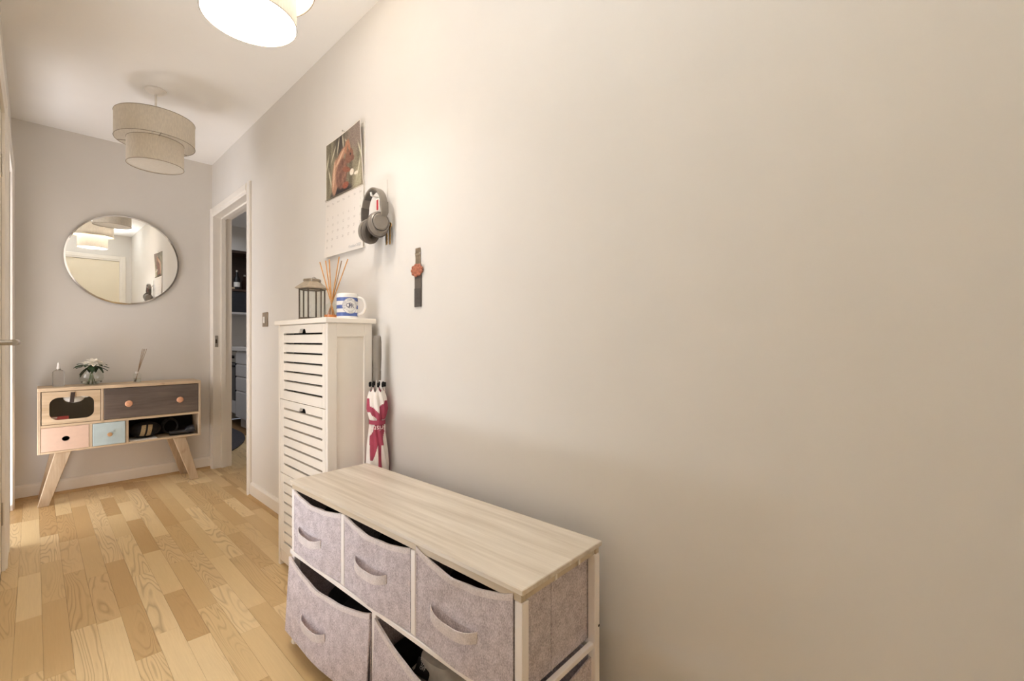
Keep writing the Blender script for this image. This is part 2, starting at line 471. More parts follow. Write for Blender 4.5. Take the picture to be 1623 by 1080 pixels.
mb = MB(); mb.prism(quad, lambda x, y, d: (W - 0.015 - x, d, y), YB, DY0 - 0.085); struct('trim_2', mb, M['bead'])
# architraves
def arch_prof(wd=0.068, t=0.017): return [(0, 0), (0, t * 0.55), (0.006, t * 0.7), (0.02, t * 0.75), (0.026, t), (wd - 0.006, t), (wd, t * 0.7), (wd, 0)]
def architrave(y0, y1, zt, fn, wd=0.068, clip=(-9, 9)):
    m = MB(); pr = [(x, q) for x, q in arch_prof(wd)]       # x runs from the opening outwards
    ya, yb = max(y0 - wd, clip[0]), min(y1 + wd, clip[1])
    m.prism([(y0 - min(x, y0 - ya), q) for x, q in pr], lambda x, q, d: fn(x, d, q), 0, zt + wd)
    m.prism([(y1 + min(x, yb - y1), q) for x, q in pr], lambda x, q, d: fn(x, d, q), 0, zt + wd)
    m.prism([(zt + x, q) for x, q in pr], lambda x, q, d: fn(d, x, q), y0, y1)
    return m
def lining(y0, y1, zt, fn, dep, t=0.012, stop=(0.05, 0.03)):
    m = MB()
    m.box(fn(y0 - t, 0, 0), fn(y0, zt, -dep)); m.box(fn(y1, 0, 0), fn(y1 + t, zt, -dep)); m.box(fn(y0 - t, zt, 0), fn(y1 + t, zt + t, -dep))
    a, b = -stop[0], -stop[0] - stop[1]
    m.box(fn(y0, 0, a), fn(y0 + 0.012, zt - 0.012, b)); m.box(fn(y1 - 0.012, 0, a), fn(y1, zt - 0.012, b)); m.box(fn(y0, zt - 0.012, a), fn(y1, zt, b))
    return m
fr = lambda y, z, q: (W - q, y, z)            # right wall, q outwards into the hall
fl = lambda y, z, q: (XL + q, y, z)
fb = lambda x, z, q: (x, YB + q, z)
tr = struct('trim_3', architrave(DY0, DY1, DZ, fr, clip=(0, E - 0.004)), M['trim'], smooth=False)
lining(DY0, DY1, DZ, fr, TH, stop=(0.045, 0.03)).build('door_lining', M['trim'], tr, smooth=False)
mb = MB(); mb.box((W + 0.002, DY1 - 0.0015, 0.955), (W + 0.026, DY1 + 0.001, 1.045), 0.001); sp = mb.build('strike_plate', M['steel'], tr)
mb = MB(); mb.box((W + 0.006, DY1 - 0.004, 0.985), (W + 0.018, DY1 - 0.001, 1.015), 0.001); mb.build('strike_lip', M['zincdark'], sp)
# doors on the left and behind
def handle(parent, fn, y, z, dirn):
    m = MB(); m.box(fn(y - 0.022, z - 0.075, 0.0), fn(y + 0.022, z + 0.075, 0.006), 0.002); pl = m.build('handle_plate', M['steel'], parent)
    m = MB(); m.tube([fn(y, z, 0.004), fn(y, z, 0.05)], 0.009, 12)
    m.tube([fn(y - 0.006 * dirn, z, 0.052), fn(y + 0.105 * dirn, z, 0.056)], 0.0105, 14)
    m.tube([fn(y + 0.105 * dirn, z, 0.056), fn(y + 0.112 * dirn, z, 0.056)], 0.004, 8)
    m.build('lever', M['steel'], pl)
for i, (a, b) in enumerate(LO):
    st = struct('trim_%d' % (4 + i), architrave(a, b, LZ, fl), M['trim'], smooth=False)
    lining(a, b, LZ, fl, TH, stop=(0.05, 0.03)).build('door_lining', M['trim'], st, smooth=False)
def slab_door(name, y0, y1, zt, fn):
    m = MB(); m.box(fn(y0 + 0.001, 0.004, -0.045), fn(y1 - 0.001, zt - 0.002, -0.001), 0.0)
    return struct(name, m, M['door'], smooth=False)
d = slab_door('door_1', 2.12, 2.98, LZ, fl)
for z in (0.25, 1.77):
    m = MB(); m.tube([fl(2.985, z - 0.05, 0.002), fl(2.985, z + 0.05, 0.002)], 0.006, 10); m.box(fl(2.955, z - 0.05, -0.005), fl(2.98, z + 0.05, -0.002)); m.build('hinge', M['steel'], d)
handle(d, fl, 2.19, 1.0, 1)
d3 = slab_door('door_2', FX0, FX1, 2.03, fb); handle(d3, fb, FX0 + 0.07, 1.0, 1)
st = struct('trim_7', architrave(FX0, FX1, 2.03, fb, 0.07, clip=(XL + 0.002, W - 0.002)), M['trim'], smooth=False)
# side room
mb = MB()
X2 = -1.9
mb.box((X2, -0.4, -0.06), (XL - TH, 4.7, 0.0))
struct('floor_side_room', mb, M['underlay'], smooth=False)
mb = MB(); mb.box((X2 - 0.1, -0.5, 0), (X2, 4.8, H)); mb.box((X2, -0.5, 0), (XL - TH, -0.4, H)); mb.box((X2, 2.35, 0), (XL - TH, 2.45, H)); mb.box((X2, 4.7, 0), (XL - TH, 4.8, H)); struct('wall_side_room', mb, M['wall'], smooth=False)
mb = MB(); mb.box((X2 - 0.1, -0.5, H), (XL - TH, 4.8, H + 0.1)); struct('ceiling_side_room', mb, M['ceil'], smooth=False)

# ------------------------------------------------------------------ kitchen seen through the doorway
KX, KY = 2.25, 6.65
XK = W + TH
mb = MB(); mb.box((XL - TH, E + TH, -0.06), (KX, KY, -0.008)); mb.box((XK, 2.8, -0.06), (KX, E + TH, -0.008)); kf = struct('floor_kitchen', mb, M['underlay'], smooth=False)
planks(14, 25, 3.2, 5.4, kf, W, KX)
mb = MB(); mb.box((XL - TH, KY, 0), (KX + 0.1, KY + 0.1, H)); struct('wall_kitchen_far', mb, M['wall'], smooth=False)
mb = MB(); mb.box((KX, 2.7, 0), (KX + 0.1, KY, H)); struct('wall_kitchen_right', mb, M['wall'], smooth=False)
mb = MB(); mb.box((XL - TH - 0.1, E + TH, 0), (XL - TH, KY + 0.1, H)); struct('wall_kitchen_left', mb, M['wall'], smooth=False)
mb = MB(); mb.box((XK, 2.7, 0), (KX, 2.8, H)); struct('wall_kitchen_near', mb, M['wall'], smooth=False)
mb = MB(); mb.box((XL - TH - 0.1, E + TH, H), (KX + 0.1, KY + 0.1, H + 0.1)); mb.box((XK, 2.7, H), (KX + 0.1, E + TH, H + 0.1)); struct('ceiling_kitchen', mb, M['ceil'], smooth=False)
mb = MB(); mb.box((1.2, 6.3, 2.11), (KX - 0.002, KY - 0.002, H - 0.002)); struct('trim_8', mb, M['wall'], smooth=False)
# rug
pts = [(-0.04 + 1.6 * math.cos(R(a)), 5.67 + 1.6 * math.sin(R(a))) for a in range(-52, 4, 4)]
poly = [(0.0, 4.41)] + pts + [(1.56, 6.55), (0.0, 6.55)]
mb = MB(); mb.prism(poly, XYd, 0.0005, 0.010)
tag(mb.build('rug', M['rug'], loc=(0.8, 5.4, 0), smooth=False), 'charcoal rug with a curved edge on the kitchen floor beyond the doorway', 'rug')
# drawer unit
U0 = 1.62
t = thing('kitchen_drawer_unit', 'pale grey kitchen unit with a stack of drawers right of the oven', 'cabinet', (1.93, 5.7, 0))
mb = MB(); mb.box((U0 + 0.02, 5.40, 0.118), (2.235, 6.0, 0.885)); mb.build('carcass', M['kit'], t, smooth=False)
mb = MB(); mb.box((U0 + 0.055, 5.40, 0.0), (U0 + 0.075, 6.0, 0.116)); mb.build('plinth', M['kit'], t, smooth=False)
for z0, z1 in ((0.742, 0.88), (0.598, 0.735), (0.435, 0.591), (0.122, 0.428)):
    mb = MB(); mb.box((U0, 5.403, z0), (U0 + 0.018, 5.997, z1 - 0.014), 0.002); mb.box((U0 + 0.008, 5.403, z1 - 0.014), (U0 + 0.018, 5.997, z1)); mb.build('drawer', M['kit'], t, smooth=False)
t = thing('oven', 'black built-in oven beside the kitchen drawer unit', 'oven', (1.93, 6.31, 0))
mb = MB(); mb.box((U0 + 0.02, 6.005, 0.15), (2.235, 6.6, 0.885)); mb.build('oven_body', M['black'], t, smooth=False)
mb = MB(); mb.box((U0 - 0.002, 6.01, 0.31), (U0 + 0.018, 6.595, 0.74), 0.003); od = mb.build('oven_door', M['slate'], t)
mb = MB(); mb.tube([(U0 - 0.035, 6.05, 0.70), (U0 - 0.035, 6.55, 0.70)], 0.009, 10)
for yy in (6.08, 6.52): mb.tube([(U0 - 0.035, yy, 0.70), (U0, yy, 0.70)], 0.006, 8)
mb.build('oven_handle', M['black'], od)
mb = MB(); mb.box((U0, 6.01, 0.75), (U0 + 0.018, 6.595, 0.88), 0.002); cp = mb.build('control_panel', M['steel'], t)
for yy in (6.08, 6.18, 6.4, 6.5):
    mb = MB(); mb.tube([(U0 - 0.022, yy, 0.815), (U0, yy, 0.815)], 0.018, 16); mb.build('knob', M['black'], cp)
mb = MB(); mb.box((U0, 6.01, 0.155), (U0 + 0.018, 6.595, 0.30), 0.002); mb.build('warming_drawer', M['kit'], t)
mb = MB(); mb.box((U0 - 0.02, 5.40, 0.887), (2.245, 6.648, 0.93), 0.003); tag(mb.build('worktop', M['worktop'], loc=(1.93, 6.0, 0.887)), 'pale kitchen worktop running over the drawers and oven', 'worktop')
# coffee machine
t = thing('coffee_machine', 'dark coffee machine standing on the pale kitchen worktop', 'coffee machine', (1.86, 5.98, 0.932))
mb = MB(); mb.prism([(-0.09, 0.0), (0.10, 0.0), (0.09, 0.27), (-0.07, 0.27)], lambda x, y, d: (d, 5.98 - x, 0.932 + y), 1.80, 1.98); mb.build('housing', M['black'], t, smooth=False)
mb = MB(); mb.box((1.72, 5.90, 0.932), (1.80, 6.06, 0.947), 0.003); mb.build('drip_tray', M['steel'], t)
mb = MB(); mb.box((1.74, 5.93, 1.12), (1.80, 6.03, 1.16), 0.004); mb.build('brew_head', M['chrome'], t)
# wall shelf
t = thing('wall_shelf_unit', 'dark wooden open shelf unit high on the far kitchen wall', 'shelf', (1.7, 6.48, 1.33))
mb = MB(); mb.box((1.2, 6.62, 1.6), (2.24, 6.645, 2.105)); mb.build('back_panel', M['walnut'], t, smooth=False)
mb = MB(); mb.box((1.2, 6.3, 2.08), (2.24, 6.62, 2.106)); mb.build('top_panel', M['walnut'], t, smooth=False)
for xx in (1.2, 2.22):
    mb = MB(); mb.box((xx, 6.3, 1.34), (xx + 0.02, 6.62, 2.08)); mb.build('side_panel', M['walnut'], t, smooth=False)
mb = MB(); mb.box((1.22, 6.3, 1.61), (2.22, 6.62, 1.635)); mb.build('shelf', M['walnut'], t, smooth=False)
mb = MB(); mb.box((1.22, 6.31, 1.355), (2.22, 6.33, 1.605)); mb.build('dark_front', M['slate'], t, smooth=False)
mb = MB(); mb.box((1.2, 6.3, 1.33), (2.24, 6.62, 1.353)); mb.build('bottom_panel', M['kit'], t, smooth=False)
def bottle(x, y, z, hgt, r, label, mat, lab=True):
    t = thing('bottle', label, 'bottle', (x, y, z))
    mb = MB(); mb.lathe([(0, 0), (r, 0.0), (r, hgt * 0.52), (r * 0.85, hgt * 0.62), (r * 0.36, hgt * 0.72), (r * 0.34, hgt * 0.93), (0, hgt * 0.93)], (x, y, z), 20); mb.build('bottle_body', mat, t)
    mb = MB(); mb.lathe([(0, hgt * 0.9), (r * 0.42, hgt * 0.9), (r * 0.42, hgt), (0, hgt)], (x, y, z), 16); mb.build('cap', M['steel'], t)
    if lab:
        mb = MB(); mb.lathe([(r * 1.02, hgt * 0.14), (r * 1.02, hgt * 0.38)], (x, y, z), 20); mb.build('paper_label', M['paper'], t)
bottle(1.735, 6.37, 1.635, 0.24, 0.034, 'dark bottle with a white label on the wall shelf', M['black'])
bottle(1.84, 6.44, 1.635, 0.2, 0.034, 'brown bottle behind the white-labelled one on the wall shelf', M['browncloth'], False)
t = thing('serving_tray', 'pale wooden tray lying at the front of the kitchen wall shelf', 'tray', (1.66, 6.36, 1.635))
mb = MB(); mb.box((1.60, 6.305, 1.636), (1.695, 6.42, 1.644), 0.001); mb.build('tray_base', M['pine'], t)
mb = MB(); mb.frame([(1.60, 6.305), (1.695, 6.305), (1.695, 6.42), (1.60, 6.42)], [(1.605, 6.31), (1.69, 6.31), (1.69, 6.415), (1.605, 6.415)], XYd, 1.644, 1.657); mb.build('tray_rim', M['pine'], t, smooth=False)

# ------------------------------------------------------------------ pendants
def pendant(x, y, label, lit):
    t = thing('pendant_lamp', label, 'lamp', (x, y, H), 0, 'two-tier fabric pendants along the hall ceiling')
    sm = M['shadenear'] if lit else M['shadefar']
    mb = MB(); mb.lathe([(0, 0), (0.05, 0), (0.05, -0.008), (0.03, -0.022), (0.008, -0.026), (0, -0.026)], (x, y, H), 28); mb.build('ceiling_rose', M['cable'], t)
    mb = MB(); mb.tube([(x, y, H - 0.02), (x, y, 2.17)], 0.0055, 8); mb.build('cord', M['cable'], t)
    def drum(r, z0, z1, nm):
        m = MB(); m.lathe([(r, z0), (r, z1)], (x, y, 0), 72); dr = m.build(nm, sm, t)
        for z in (z0, z1):
            m = MB(); m.tube([(x + r * math.cos(a * PI / 36), y + r * math.sin(a * PI / 36), z) for a in range(72)], 0.0016, 6, True); m.build('shade_rim', M['rim'], dr)
        return dr
    up = drum(0.18, 2.103, 2.236, 'upper_shade')
    lo = drum(0.128, 1.975, 2.108, 'lower_shade')
    m = MB()
    for k in range(3):
        a = k * 2 * PI / 3 + 0.5
        m.tube([(x + 0.018 * math.cos(a), y + 0.018 * math.sin(a), 2.14), (x + 0.128 * math.cos(a), y + 0.128 * math.sin(a), 2.106)], 0.0018, 6)
        m.tube([(x + 0.128 * math.cos(a), y + 0.128 * math.sin(a), 2.106), (x + 0.18 * math.cos(a), y + 0.18 * math.sin(a), 2.106)], 0.0018, 6)
    m.build('spider_frame', M['rim'], t)
    m = MB(); m.lathe([(0.124, 1.979), (0, 1.979)], (x, y, 0), 48); m.build('diffuser', M['diffuser'], t)
    m = MB(); m.lathe([(0, 0), (0.019, 0), (0.019, 0.05), (0, 0.05)], (x, y, 2.13), 16); m.build('lamp_holder', M['cable'], t)
    if lit:
        l = bpy.data.lights.new('pendant_light', 'POINT'); l.energy = PENDANT_POWER; l.color = PENDANT_COL; l.shadow_soft_size = 0.045
        lo_ = bpy.data.objects.new('pendant_light', l); COL.objects.link(lo_); lo_.parent = t; lo_.location = (0, 0, 2.07 - H)
        m = MB(); m.ball((x, y, 2.122), (0.022, 0.022, 0.010), 12); m.build('bulb', M['bulb'], t)
    else:
        m = MB(); m.ball((x, y, 2.095), (0.028, 0.028, 0.036), 16); m.build('bulb', M['cable'], t)
pendant(0.45, 1.525, 'lit two-tier linen pendant lamp nearer the camera, cut by the top edge', True)
pendant(0.468, 3.19, 'unlit two-tier linen pendant lamp over the wooden console end of the hall', False)

# ------------------------------------------------------------------ mirror
mt = thing('round_mirror', 'round frameless wall mirror hanging on the far wall above the console', 'mirror', (0.446, E - 0.001, 1.26))
mx = Matrix.Translation((0.446, E - 0.016, 1.575)) @ Matrix.Rotation(R(90 + 0.7), 4, 'X')
m = MB(); m.lathe([(0, 0), (0.303, 0), (0.303, 0.0), ], (0, 0, 0.0025), 96, mx); m.build('mirror_glass', M['mirror'], mt, smooth=False)
m = MB(); m.lathe([(0.303, 0.0026), (0.3125, 0.0), (0.3145, -0.003), (0.3125, -0.009), (0.0, -0.009), (0, -0.002), (0.303, -0.002)], (0, 0, 0), 96, mx, closed=True); m.build('bevelled_edge', M['chrome'], mt)

# ------------------------------------------------------------------ wooden console
F = 3.955; B = 4.2
cons = thing('console_cabinet', 'retro pine console with mismatched drawers and splayed legs under the round mirror', 'cabinet', (0.43, 4.08, 0))
CX0, CX1, CZ0, CZ1 = 0.013, 0.843, 0.316, 0.715
def part(nm, mat, parent, a, b, bev=0.0015): m = MB(); m.box(a, b, bev); return m.build(nm, mat, parent, smooth=False)
part('top_board', M['pine'], cons, (CX0, F, 0.695), (CX1, B, CZ1), 0.002)
part('bottom_board', M['pine'], cons, (CX0 + 0.014, F + 0.001, CZ0), (CX1 - 0.014, B, 0.328))
part('side_board', M['pinez'], cons, (CX0, F + 0.001, CZ0), (CX0 + 0.014, B, 0.695))
part('side_board', M['pinez'], cons, (CX1 - 0.014, F + 0.001, CZ0), (CX1, B, 0.695))
part('back_board', M['pine'], cons, (CX0 + 0.014, B - 0.008, 0.328), (CX1 - 0.014, B, 0.695))
part('shelf_board', M['pine'], cons, (CX0 + 0.014, F + 0.002, 0.474), (CX1 - 0.014, B - 0.008, 0.49))
part('divider', M['pinez'], cons, (0.298, F + 0.002, 0.49), (0.312, B - 0.008, 0.695))
part('divider', M['pinez'], cons, (0.242, F + 0.002, 0.328), (0.258, B - 0.008, 0.474))
part('divider', M['pinez'], cons, (0.42, F + 0.002, 0.328), (0.436, B - 0.008, 0.474))
# windowed door
def rrect(x0, x1, z0, z1, r, n=6):
    P = []
    for cx, cz, a0 in ((x1 - r, z1 - r, 0), (x0 + r, z1 - r, 90), (x0 + r, z0 + r, 180), (x1 - r, z0 + r, 270)):
        for k in range(n + 1):
            a = R(a0 + 90 * k / n); P.append((cx + r * math.cos(a), cz + r * math.sin(a)))
    return P
# bulging TV-screen outline
def tvrect(x0, x1, z0, z1):
    P = rrect(x0, x1, z0, z1, 0.036, 7); cx, cz = (x0 + x1) / 2, (z0 + z1) / 2; Q = []
    for x, z in P:
        sx, sz = (x - cx) / ((x1 - x0) / 2), (z - cz) / ((z1 - z0) / 2)
        Q.append((x + (0.004 if sx > 0 else -0.004) * (1 - sz * sz), z + (0.005 if sz > 0 else -0.005) * (1 - sx * sx)))
    return Q
dx0, dx1, dz0, dz1 = 0.031, 0.295, 0.493, 0.691
inn = tvrect(0.067, 0.263, 0.520, 0.652)
def to_outer(p):
    cx, cz = 0.165, 0.586; vx, vz = p[0] - cx, p[1] - cz
    k = min(((dx1 - cx) / vx if vx > 1e-9 else (dx0 - cx) / vx if vx < -1e-9 else 9e9), ((dz1 - cz) / vz if vz > 1e-9 else (dz0 - cz) / vz if vz < -1e-9 else 9e9))
    return (cx + vx * k, cz + vz * k)
out = [to_outer(p) for p in inn]
for cxn, czn in ((dx0, dz0), (dx0, dz1), (dx1, dz0), (dx1, dz1)):
    i = min(range(len(out)), key=lambda i: (out[i][0] - cxn) ** 2 + (out[i][1] - czn) ** 2); out[i] = (cxn, czn)
m = MB(); m.frame(out, inn, XYZ, F + 0.002, F + 0.016); wd = m.build('windowed_door', M['pine'], cons, smooth=False)
m = MB(); m.prism(inn, XYZ, F + 0.011, F + 0.013); m.build('window_pane', M['acrylic'], wd, smooth=False)
m = MB()
m.sheet(lambda a, b: ((0.158 + 0.02 * a - 0.006 * b, F - 0.002 - 0.006 * math.sin(PI * b), 0.684 - 0.064 * b), (0, -1, 0)), 2, 8, 0.003); m.build('leather_pull', M['leather'], wd)
# drawers
gd = part('wide_drawer', M['grey_wood'], cons, (0.3135, F + 0.001, 0.4925), (0.8275, F + 0.17, 0.692), 0.002); gd['label'] = 'dark grey stained drawer front'
for kx in (0.435, 0.715):
    m = MB(); m.lathe([(0, 0), (0.007, 0), (0.008, 0.012), (0.019, 0.016), (0.021, 0.02), (0.017, 0.026), (0, 0.029)], (0, 0, 0), 24, Matrix.Translation((kx, F + 0.001, 0.587)) @ Matrix.Rotation(R(90), 4, 'X')); m.build('knob', M['copper'], gd)
hole = [(0.136 + 0.0165 * math.cos(a * PI / 14), 0.399 + 0.0145 * math.sin(a * PI / 14)) for a in range(28)]
px0, px1, pz0, pz1 = 0.0285, 0.2405, 0.3295, 0.4725
def outp(p):
    vx, vz = p[0] - 0.136, p[1] - 0.399
    k = min(((px1 - 0.136) / vx if vx > 1e-9 else (px0 - 0.136) / vx if vx < -1e-9 else 9e9), ((pz1 - 0.399) / vz if vz > 1e-9 else (pz0 - 0.399) / vz if vz < -1e-9 else 9e9))
    return (0.136 + vx * k, 0.399 + vz * k)
po = [outp(p) for p in hole]
for cxn, czn in ((px0, pz0), (px0, pz1), (px1, pz0), (px1, pz1)):
    i = min(range(len(po)), key=lambda i: (po[i][0] - cxn) ** 2 + (po[i][1] - czn) ** 2); po[i] = (cxn, czn)
m = MB(); m.frame(po, hole, XYZ, F + 0.001, F + 0.014); pk = m.build('blush_drawer', M['pink'], cons, smooth=False); pk['label'] = 'blush pink drawer front with a finger hole'
m = MB(); m.box((0.04, F + 0.14, 0.332), (0.23, F + 0.145, 0.47)); m.box((0.04, F + 0.015, 0.332), (0.23, F + 0.14, 0.337)); m.build('drawer_box', M['dark'], pk, smooth=False)
m = MB(); m.frame([(0.136 + (x - 0.136) * 1.06, 0.399 + (z - 0.399) * 1.06) for x, z in hole], hole, XYZ, F + 0.0005, F + 0.003); m.build('finger_hole_rim', M['dark'], pk)
bl = part('pale_blue_drawer', M['blue'], cons, (0.2595, F - 0.004, 0.3295), (0.4185, F + 0.17, 0.4725), 0.002); bl['label'] = 'pale blue painted drawer front'
m = MB(); m.lathe([(0, 0), (0.006, 0), (0.007, 0.01), (0.013, 0.014), (0.013, 0.02), (0, 0.024)], (0, 0, 0), 20, Matrix.Translation((0.34, F - 0.004, 0.397)) @ Matrix.Rotation(R(90), 4, 'X')); m.build('knob', M['oakknob'], bl)
# legs
def leg(xt0, xt1, xb0, xb1, y0, y1, yb):
    t = bmesh.new()
    P = [(xt0, y0, 0.316), (xt1, y0, 0.316), (xt1, y1, 0.316), (xt0, y1, 0.316), (xb0, yb, 0), (xb1, yb, 0), (xb1, yb + (y1 - y0) * 0.8, 0), (xb0, yb + (y1 - y0) * 0.8, 0)]
    v = [t.verts.new(p) for p in P]
    for f in ((0, 1, 2, 3), (7, 6, 5, 4), (0, 4, 5, 1), (1, 5, 6, 2), (2, 6, 7, 3), (3, 7, 4, 0)): t.faces.new([v[i] for i in f])
    bmesh.ops.recalc_face_normals(t, faces=t.faces[:])
    bmesh.ops.bevel(t, geom=t.edges[:], offset=0.003, segments=1, affect='EDGES')
    m = MB(); m.take(t); m.build('leg', M['pinez'], cons, smooth=False)
leg(0.088, 0.162, 0.012, 0.063, F + 0.012, F + 0.045, F - 0.002); leg(0.076, 0.146, 0.015, 0.066, B - 0.045, B - 0.012, B - 0.02)
leg(0.680, 0.754, 0.783, 0.832, F + 0.012, F + 0.045, F - 0.002); leg(0.665, 0.735, 0.764, 0.815, B - 0.045, B - 0.012, B - 0.02)

# things on and in the console
def lathe_thing(name, label, cat, c, parts, group=None):
    t = thing(name, label, cat, c, 0, group)
    for nm, prof, mat, n in parts:
        m = MB(); m.lathe(prof, c, n); m.build(nm, mat, t)
    return t
c = (0.1065, 4.085, 0.7155)
lathe_thing('spray_bottle', 'frosted glass spray bottle with a tapered white cap, left end of the console top', 'bottle', c, [
    ('bottle_body', [(0, 0), (0.026, 0), (0.028, 0.004), (0.028, 0.088), (0.024, 0.098), (0.012, 0.104), (0, 0.104)], M['frosted'], 28),
    ('collar', [(0, 0.104), (0.0105, 0.104), (0.0105, 0.112), (0, 0.112)], M['steel'], 20),
    ('cap', [(0, 0.112), (0.0095, 0.112), (0.0055, 0.146), (0.004, 0.15), (0, 0.151)], M['ceramic'], 20)])
# vase with flowers
vc = (0.262, 4.085, 0.7155)
t = thing('flower_vase', 'round clear glass bowl vase holding white flowers on the console top', 'vase', vc)
m = MB(); m.lathe([(0, 0), (0.034, 0), (0.052, 0.014), (0.063, 0.042), (0.06, 0.07), (0.046, 0.094), (0.04, 0.1), (0.038, 0.1), (0.044, 0.092), (0.0575, 0.07), (0.0605, 0.042), (0.05, 0.016), (0.033, 0.004), (0, 0.004)], vc, 40); m.build('glass_bowl', M['pane'], t)
m = MB(); m.lathe([(0, 0.0045), (0.032, 0.0045), (0.049, 0.0165), (0.053, 0.024), (0, 0.024)], vc, 32); m.build('water', M['water'], t)
def leaf_bm(m, p0, d, ln, wd, droop=0.3):
    p0 = Vector(p0); d = Vector(d).normalized(); s = d.cross(Vector((0, 0, 1))); s.normalize(); up = s.cross(d)
    def fn(a, b):
        wv = wd * math.sin(PI * min(1, (a * 0.94 + 0.04))) ** 0.8 * (b - 0.5) * 2
        p = p0 + d * ln * a + up * (-droop * ln * a * a) + s * wv + up * (abs(b - 0.5) * wd * 0.5)
        return p, up
    m.sheet(fn, 6, 2, 0.0006)
fc = Vector(vc) + Vector((0, 0, 0.1))
rng = random.Random(3)
for k in range(7):
    a = k * 2 * PI / 7; tip = Vector(vc) + Vector((0.035 * math.cos(a), 0.03 * math.sin(a), 0.13)); bot = Vector(vc) + Vector((-0.02 * math.cos(a) , -0.02 * math.sin(a), 0.008))
    mid = Vector(vc) + Vector((0, 0, 0.085))
    m = MB(); m.tube([bot, mid * 0.5 + bot * 0.5, mid, tip], 0.0022, 6); m.build('stem', M['stem'], t)
for k in range(20):
    a = k * 2.4 + rng.uniform(-.3, .3); el = rng.uniform(-0.75, 0.25)
    d_ = (math.cos(a), math.sin(a) * 0.8, el)
    p0 = fc + Vector((0.018 * math.cos(a), 0.016 * math.sin(a), 0.008 + 0.03 * rng.random()))
    m = MB(); leaf_bm(m, p0, d_, rng.uniform(0.055, 0.075), 0.016, 0.3); m.build('leaf', M['leaf'], t)
for i, (ox, oz, rr) in enumerate(((0.008, 0.108, 0.046), (-0.026, 0.094, 0.034), (0.040, 0.098, 0.033))):
    oc = Vector(vc) + Vector((ox, -0.024 + 0.012 * (i > 0), 0.068 + oz - 0.03))
    m = MB()
    nrm = Vector((0.05, -0.55, 0.8)).normalized()
    q = nrm.to_track_quat('Z', 'Y')
    for ring, (n, ln, el) in enumerate(((11, rr, 0.12), (9, rr * 0.74, 0.45), (6, rr * 0.45, 0.9))):
        for k in range(n):
            a = 2 * PI * k / n + ring * 0.3
            d_ = q @ Vector((math.cos(a) * math.cos(el), math.sin(a) * math.cos(el), math.sin(el)))
            leaf_bm(m, oc, d_, ln, ln * 0.26, 0.12)
    m.build('flower_head', M['petal'], t)
# small reed diffuser on console
c = (0.496, 4.085, 0.7155)
t = thing('reed_diffuser', 'small square clear glass diffuser with a few thin reeds, right side of the console top', 'diffuser', c)
m = MB(); m.box((c[0] - 0.021, c[1] - 0.021, c[2]), (c[0] + 0.021, c[1] + 0.021, c[2] + 0.06), 0.004, 2); m.lathe([(0.012, 0.06), (0.012, 0.072), (0.014, 0.074), (0.009, 0.074), (0.009, 0.06)], c, 18); m.build('glass_bottle', M['pane'], t)
m = MB(); m.box((c[0] - 0.0185, c[1] - 0.0185, c[2] + 0.004), (c[0] + 0.0185, c[1] + 0.0185, c[2] + 0.028), 0.003); m.build('liquid', M['water'], t)
m = MB(); m.lathe([(0, 0), (0.0, 0.0), (0.0105, 0.0), (0.0105, 0.012), (0, 0.012)], (c[0], c[1], c[2] + 0.062), 16); m.build('collar', M['nylon'], t)
for dx, dy in ((0.036, 0.0), (0.044, 0.006), (0.03, 0.012), (0.052, -0.004)):
    m = MB(); m.tube([(c[0] - dx * 0.25, c[1] - dy * 0.3, c[2] + 0.008), (c[0] + dx, c[1] + dy, c[2] + 0.232)], 0.0016, 6); m.build('reed', M['reedgrey'], t)
# inside the cubbies
m = MB()
def cap_fn(a, b):
    an = 2 * PI * a; r = 0.048 * math.sin(PI / 2 * min(1, b * 1.05)) ** 0.7
    return ((0.185 + r * 1.25 * math.cos(an), F + 0.085 + r * math.sin(an), 0.617 + 0.05 * math.cos(PI / 2 * b)), (0, 0, 1))
m.ball((0.175, F + 0.042, 0.648), (0.05, 0.026, 0.034), 20); m.ball((0.222, F + 0.042, 0.657), (0.03, 0.022, 0.016), 14)
cp_ = m.build('white_cap', M['ceramic'], loc=(0.18, F + 0.042, 0.614)); tag(cp_, 'white cap seen through the console door window', 'cap')
m = MB(); m.box((0.034, F + 0.082, 0.4905), (0.292, F + 0.235, 0.66), 0.02, 2); o = m.build('window_filler', M['blackcloth'], loc=(0.15, F + 0.11, 0.4905)); tag(o, 'dark block added to darken the console compartment behind the window', 'bag')  # added block: shade of the compartment built as a dark solid
t = thing('small_book', 'small red and white book lying behind the console door window', 'book', (0.1, F + 0.028, 0.4905))
m = MB(); m.box((0.05, F + 0.019, 0.4905), (0.15, F + 0.038, 0.536), 0.001); m.build('cover', M['red'], t, smooth=False)
m = MB(); m.box((0.058, F + 0.0175, 0.527), (0.098, F + 0.0188, 0.534)); m.build('title_strip', M['paper'], t, smooth=False)
m = MB(); m.box((0.445, F + 0.012, 0.3285), (0.59, F + 0.2, 0.332)); tag(m.build('magazine', M['paper'], loc=(0.52, F + 0.1, 0.3285)), 'white paper booklet lying flat in the open cubby of the console', 'booklet')
t = thing('quilted_bag', 'small dark rounded bag with tan woven bands in the console cubby', 'bag', (0.53, F + 0.09, 0.3325))
m = MB(); m.ball((0.535, F + 0.09, 0.388), (0.088, 0.07, 0.054), 22); m.build('bag_body', M['blackcloth'], t)
